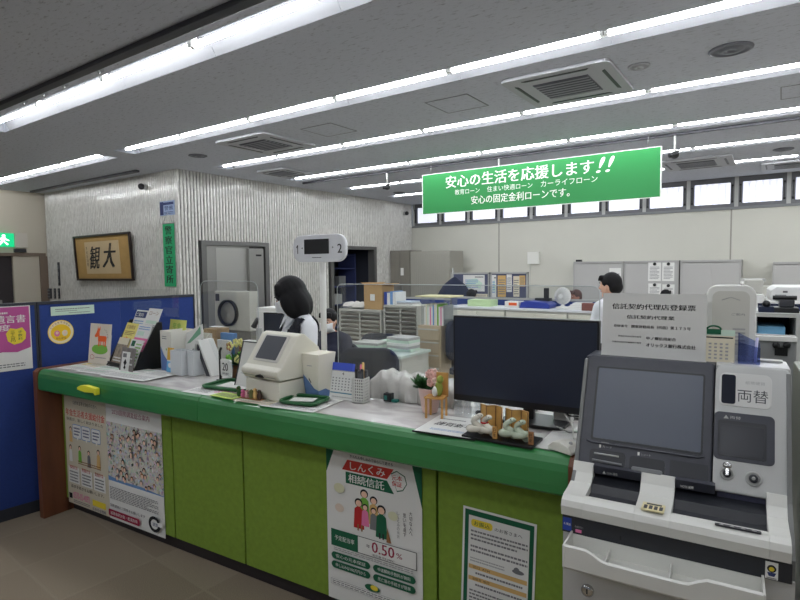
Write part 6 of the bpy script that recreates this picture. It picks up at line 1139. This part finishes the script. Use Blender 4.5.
def person(lab, x, y, face, top, sit=False, female=True, head_yaw=0, head_pitch=0, hair='short', mask=False, vest=None, shirt=SHIRT, lean=0, skin=SKIN, vox=.011, sh=.165):
    """standing height follows `top` (height of the crown); facing local +y"""
    root = thing('person', lab, 'person', T(x, y, 0, face)); H = 1.60; dz = top-H+ (0 if not sit else 0)
    hipz = .86 if not sit else max(.50, top-.74); up = top-H if sit else 0; s = 1 if sit else top/H
    zc = lambda z: (z*s if not sit else hipz+(z-.86))
    L = lambda x, y_, z: V((x*s, y_*s+math.sin(lean)*max(0, zc(z)-hipz), zc(z)))
    hz = 1.475; hc = L(0, .03, hz); HR = Matrix.Translation(hc) @ Matrix.Rotation(head_yaw, 4, 'Z') @ Matrix.Rotation(-head_pitch, 4, 'X')
    hm = lambda x, y_, z: HR @ V((x, y_, z))
    def torso(m, g, lowz=.80):
        ell(m, L(0, 0, 1.20), ((.145+g)*s, (.10+g)*s, (.15+g)*s), SKIN); ell(m, L(0, .0, 1.03), ((.120+g)*s, (.088+g)*s, (.15+g)*s), SKIN); ell(m, L(0, -.005, .88), ((.155+g)*s, (.11+g)*s, (.12+g)*s), SKIN)
        if female: 
            for q in (-1, 1): ell(m, L(q*.065, .075, 1.18), ((.06+g*.6)*s, (.055+g*.6)*s, (.06+g*.6)*s), SKIN)
        for q in (-1, 1): capsule(m, L(q*.05, -.01, 1.33), (.045+g)*s, L(q*sh, -.005, 1.285), (.05+g)*s, SKIN)
    sho = [L(q*(sh+.008), -.005, 1.28) for q in (-1, 1)]
    if sit: elb = [L(q*(sh+.05), .10, 1.04) for q in (-1, 1)]; wri = [L(q*.12, .32, 1.02) for q in (-1, 1)]
    else: elb = [L(q*(sh+.05), .04, 1.03) for q in (-1, 1)]; wri = [L(q*(sh-.02), .22, 1.07) for q in (-1, 1)]
    def arm(m, g, end=1.0):
        for i in (0, 1): capsule(m, sho[i], (.045+g)*s, elb[i], (.036+g)*s, SKIN); capsule(m, elb[i], (.036+g)*s, elb[i].lerp(wri[i], end), (.024+g)*s, SKIN)
    if sit: kne = [L(q*.11, .42, .84)-V((0, 0, .0)) for q in (-1, 1)]; ank = [V((q*.11, .44, .09)) for q in (-1, 1)]
    else: kne = [L(q*.085, .01, .46) for q in (-1, 1)]; ank = [V((q*.08, 0, .085)) for q in (-1, 1)]
    hip = [L(q*.085, 0, .86) for q in (-1, 1)]
    def legs(m, g, e=1.0):
        for i in (0, 1): capsule(m, hip[i], .08+g, kne[i], .052+g, SKIN); capsule(m, kne[i], .052+g, kne[i].lerp(ank[i], e), .034+g, SKIN)
    m = MB(); torso(m, 0); arm(m, 0); legs(m, 0)
    for i in (0, 1): capsule(m, ank[i], .034, ank[i]+V((0, .13, -.045)), .028, SKIN)
    capsule(m, L(0, -.005, 1.30), .052, L(0, .012, 1.42), .048, SKIN)
    ell(m, hc, (.072, .090, .108), SKIN, Matrix.Rotation(head_yaw, 4, 'Z') @ Matrix.Rotation(-head_pitch, 4, 'X'))
    capsule(m, hm(0, .035, -.055), .045, hm(0, .058, -.085), .026, SKIN); capsule(m, hm(0, .085, .01), .009, hm(0, .102, -.018), .012, SKIN)
    for q in (-1, 1): ell(m, hm(q*.073, -.005, -.01), (.01, .018, .028), SKIN)
    for i in (0, 1):                                               # palms, four fingers and a thumb, loosely curled
        d = (wri[i]-elb[i]).normalized(); sd = V((1 if i else -1, 0, 0)); side = d.cross(V((0, 0, 1))).normalized(); pal = wri[i]+d*.045; capsule(m, wri[i], .023, pal+d*.02, .026, SKIN)
        for k, (o_, l) in enumerate(((-.024, .062), (-.008, .07), (.008, .066), (.023, .052))): b0 = pal+side*o_+d*.03; b1 = b0+d*l*.55+V((0, 0, -.008)); capsule(m, b0, .0105, b1, .0095, SKIN); capsule(m, b1, .0095, b1+d*l*.35+V((0, 0, -l*.3)), .0085, SKIN)
        th_ = wri[i]+d*.015-sd*.022; capsule(m, th_, .012, th_+d*.035-sd*.018, .010, SKIN); capsule(m, th_+d*.035-sd*.018, .010, th_+d*.06-sd*.012, .009, SKIN)
    fuse('body', m, skin, vox*.8, root, smooth=2)
    m = MB(); torso(m, .012); arm(m, .014, .93); capsule(m, L(0, -.005, 1.32), .062*s, L(0, .005, 1.365), .056*s, SKIN); fuse('shirt', m, shirt, vox, root, cut=lambda c: c.z > zc(1.37) or c.z < zc(.80))
    m = MB()
    for q in (-1, 1): m.add([L(q*.005, .075, 1.33), L(q*.06, .045, 1.375), L(q*.085, .06, 1.335), L(q*.035, .115, 1.27)], [(0, 1, 2, 3) if q > 0 else (3, 2, 1, 0)], shirt)
    m.build('collar', root, solid=.003)
    if vest: m = MB(); torso(m, .024); vz = zc(1.33); fuse('vest', m, vest, vox, root, cut=lambda c: c.z > zc(1.345) or c.z < zc(.84) or (c.y > 0 and c.z > zc(1.14) and abs(c.x) < (c.z-zc(1.14))*.5) or abs(c.x) > .175, solid=.004)
    m = MB(); legs(m, .022, .97 if not female else .25)
    ell(m, L(0, -.005, .87), (.18*s, .135*s, .13*s), SKIN)
    if female and not sit: capsule(m, L(0, 0, .82), .17, L(0, .0, .52), .17, SKIN)
    fuse('skirt' if female else 'trousers', m, SKIRT, vox*1.3, root)
    for i in (0, 1): m = MB(); capsule(m, ank[i]+V((0, -.02, -.05)), .036, ank[i]+V((0, .12, -.052)), .034, SHOE); m.v = [(v[0], v[1], max(v[2], .0)) for v in m.v]; m.build('shoe', root)
    # face details
    for q in (-1, 1):
        m = MB(); m.ball(hm(q*.028, .079, .012), (.011, .006, .006), mat('eye_white', (225, 222, 218), .3), 10, 6); m.ball(hm(q*.028, .084, .011), (.005, .004, .006), INK, 8, 6); m.build('eye', root)
        m = MB(); m.tube([hm(q*.014, .087, .030), hm(q*.03, .086, .036), hm(q*.046, .074, .031)], .0025, INK, 5); m.build('eyebrow', root)
    m = MB(); m.tube([hm(-.02, .083, -.050), hm(0, .090, -.048), hm(.02, .083, -.050)], .0035, mat('lip_rose', (180, 96, 92), .5), 6); m.build('mouth', root)
    if mask:
        m = MB(); m.grid(lambda a, b: hm(.072*math.sin((a-.5)*2.6), .012+.094*math.cos((a-.5)*2.2)+.012*math.sin(b*math.pi)-(.03*(1-b) if b < .3 else 0), -.098+.098*b), 14, 8, MASKM); k = m.build('face_mask', root, solid=.002)
        m = MB()
        for q in (-1, 1): m.tube([hm(q*.068, .04, -.02), hm(q*.078, .0, .005), hm(q*.074, -.012, -.02), hm(q*.066, .04, -.075)], .0015, MASKM, 5)
        m.build('ear_loop', k)
    m = MB()
    if hair == 'bob':
        HRr = Matrix.Rotation(head_yaw, 4, 'Z') @ Matrix.Rotation(-head_pitch, 4, 'X')
        ell(m, hm(0, -.016, .022), (.093, .104, .106), HAIR, HRr); ell(m, hm(0, -.052, -.055), (.094, .066, .100), HAIR, HRr); ell(m, hm(0, -.03, -.02), (.100, .086, .10), HAIR, HRr)
        for q in (-1, 1): ell(m, hm(q*.064, .0, -.055), (.042, .066, .100), HAIR, HRr); ell(m, hm(q*.05, -.035, -.062), (.054, .07, .103), HAIR, HRr)
        for q in range(-5, 6): capsule(m, hm(q*.012, .045-abs(q)*.003, .080), .024, hm(q*.014, .074-abs(q)*.005, .042), .016, HAIR)
    else:
        ell(m, hm(0, -.018, .026), (.082, .096, .098), HAIR, Matrix.Rotation(head_yaw, 4, 'Z') @ Matrix.Rotation(-head_pitch, 4, 'X')); ell(m, hm(0, -.045, -.015), (.076, .068, .072), HAIR)
        for q in range(-3, 4): capsule(m, hm(q*.018, .055, .085), .018, hm(q*.02, .082-abs(q)*.003, .058), .010, HAIR)
        if hair == 'bun': ell(m, hm(0, -.12, -.02), (.045, .04, .045), HAIR)
    fuse('hair', m, HAIR if hair != 'grey' else mat('brown_hair', (88, 62, 56), .5, noise=.2, scale=60), .006, root, smooth=8)
    return root
def fdir(dx, dy): return math.atan2(dy, dx)-math.pi/2
r = ray(291, 276); P = E0+r*3.55
person('standing woman with a black bob, white blouse and dark patterned vest, head bowed', P.x+.09, P.y+.02, fdir(-.4, -.92), P.z, female=True, sh=.15, head_yaw=math.radians(-34), head_pitch=math.radians(26), hair='bob', mask=True, vest=VEST, lean=.10)
r = ray(330, 307); P = E0+r*5.5
person('seated woman with tied dark hair, white mask and navy cardigan behind the pole', P.x, P.y, fdir(.25, -.97), 1.235, sit=True, head_pitch=math.radians(12), hair='bun', mask=True, shirt=mat('navy_cardigan', (34, 38, 58), .85))
t = thing('office_chair', 'navy chair under the masked seated woman', 'chair', T(P.x, P.y, 0, fdir(.25, -.97))); m = MB(); m.prism(rr(-.22, -.20, .22, .2, .07), .30, .365, NAVYC, 'z'); m.build('seat', t); m = MB(); m.prism(rr(-.2, .45, .2, .86, .1), -.26, -.21, NAVYC, 'y'); m.build('backrest', t, bevel=.015); m = MB(); m.cyl((0, 0, 0), (0, 0, .3), .03, None, BLACK); m.cyl((0, 0, 0), (0, 0, .03), .26, .2, BLACK, 20); m.build('base', t)
r = ray(613, 273); P = E0+r*5.0
person('man with short black hair in a white shirt standing behind the registration board', P.x, P.y, fdir(-.9, .35), 1.575, female=False, hair='short', head_yaw=math.radians(10), head_pitch=.1, sh=.19)
r = ray(577, 289); P = E0+r*8.9
person('person with short brown hair seated beyond the white fan', P.x, P.y, fdir(-.6, -.8), P.z, sit=True, female=False, hair='grey', skin=mat('tanned_skin', (170, 120, 100), .6), vox=.014, shirt=mat('grey_shirt', (150, 150, 155), .8))
r = ray(471, 290.5); P = E0+r*9.2
person('person whose black hair just shows above the partition near the left pin board', P.x, P.y, fdir(0, 1), P.z+.03, sit=True, female=False, hair='short', vox=.014, shirt=mat('navy_shirt', (50, 56, 80), .8))
r = ray(665.5, 291); P = E0+r*8.6
person('person whose black hair shows just above the registration board, by the taped papers', P.x, P.y, fdir(0, 1), P.z+.03, sit=True, female=False, hair='short', vox=.014, shirt=MATS['navy_shirt'])
# ================================================================ LIGHT
w = bpy.data.worlds.new('world'); S.world = w; w.use_nodes = True; w.node_tree.nodes['Background'].inputs[0].default_value = (.6, .66, .75, 1); w.node_tree.nodes['Background'].inputs[1].default_value = .22
S.view_settings.view_transform = 'Standard'; S.view_settings.look = 'None'; S.view_settings.gamma = 1; S.view_settings.exposure = 0.38; S.view_settings.use_curve_mapping = False
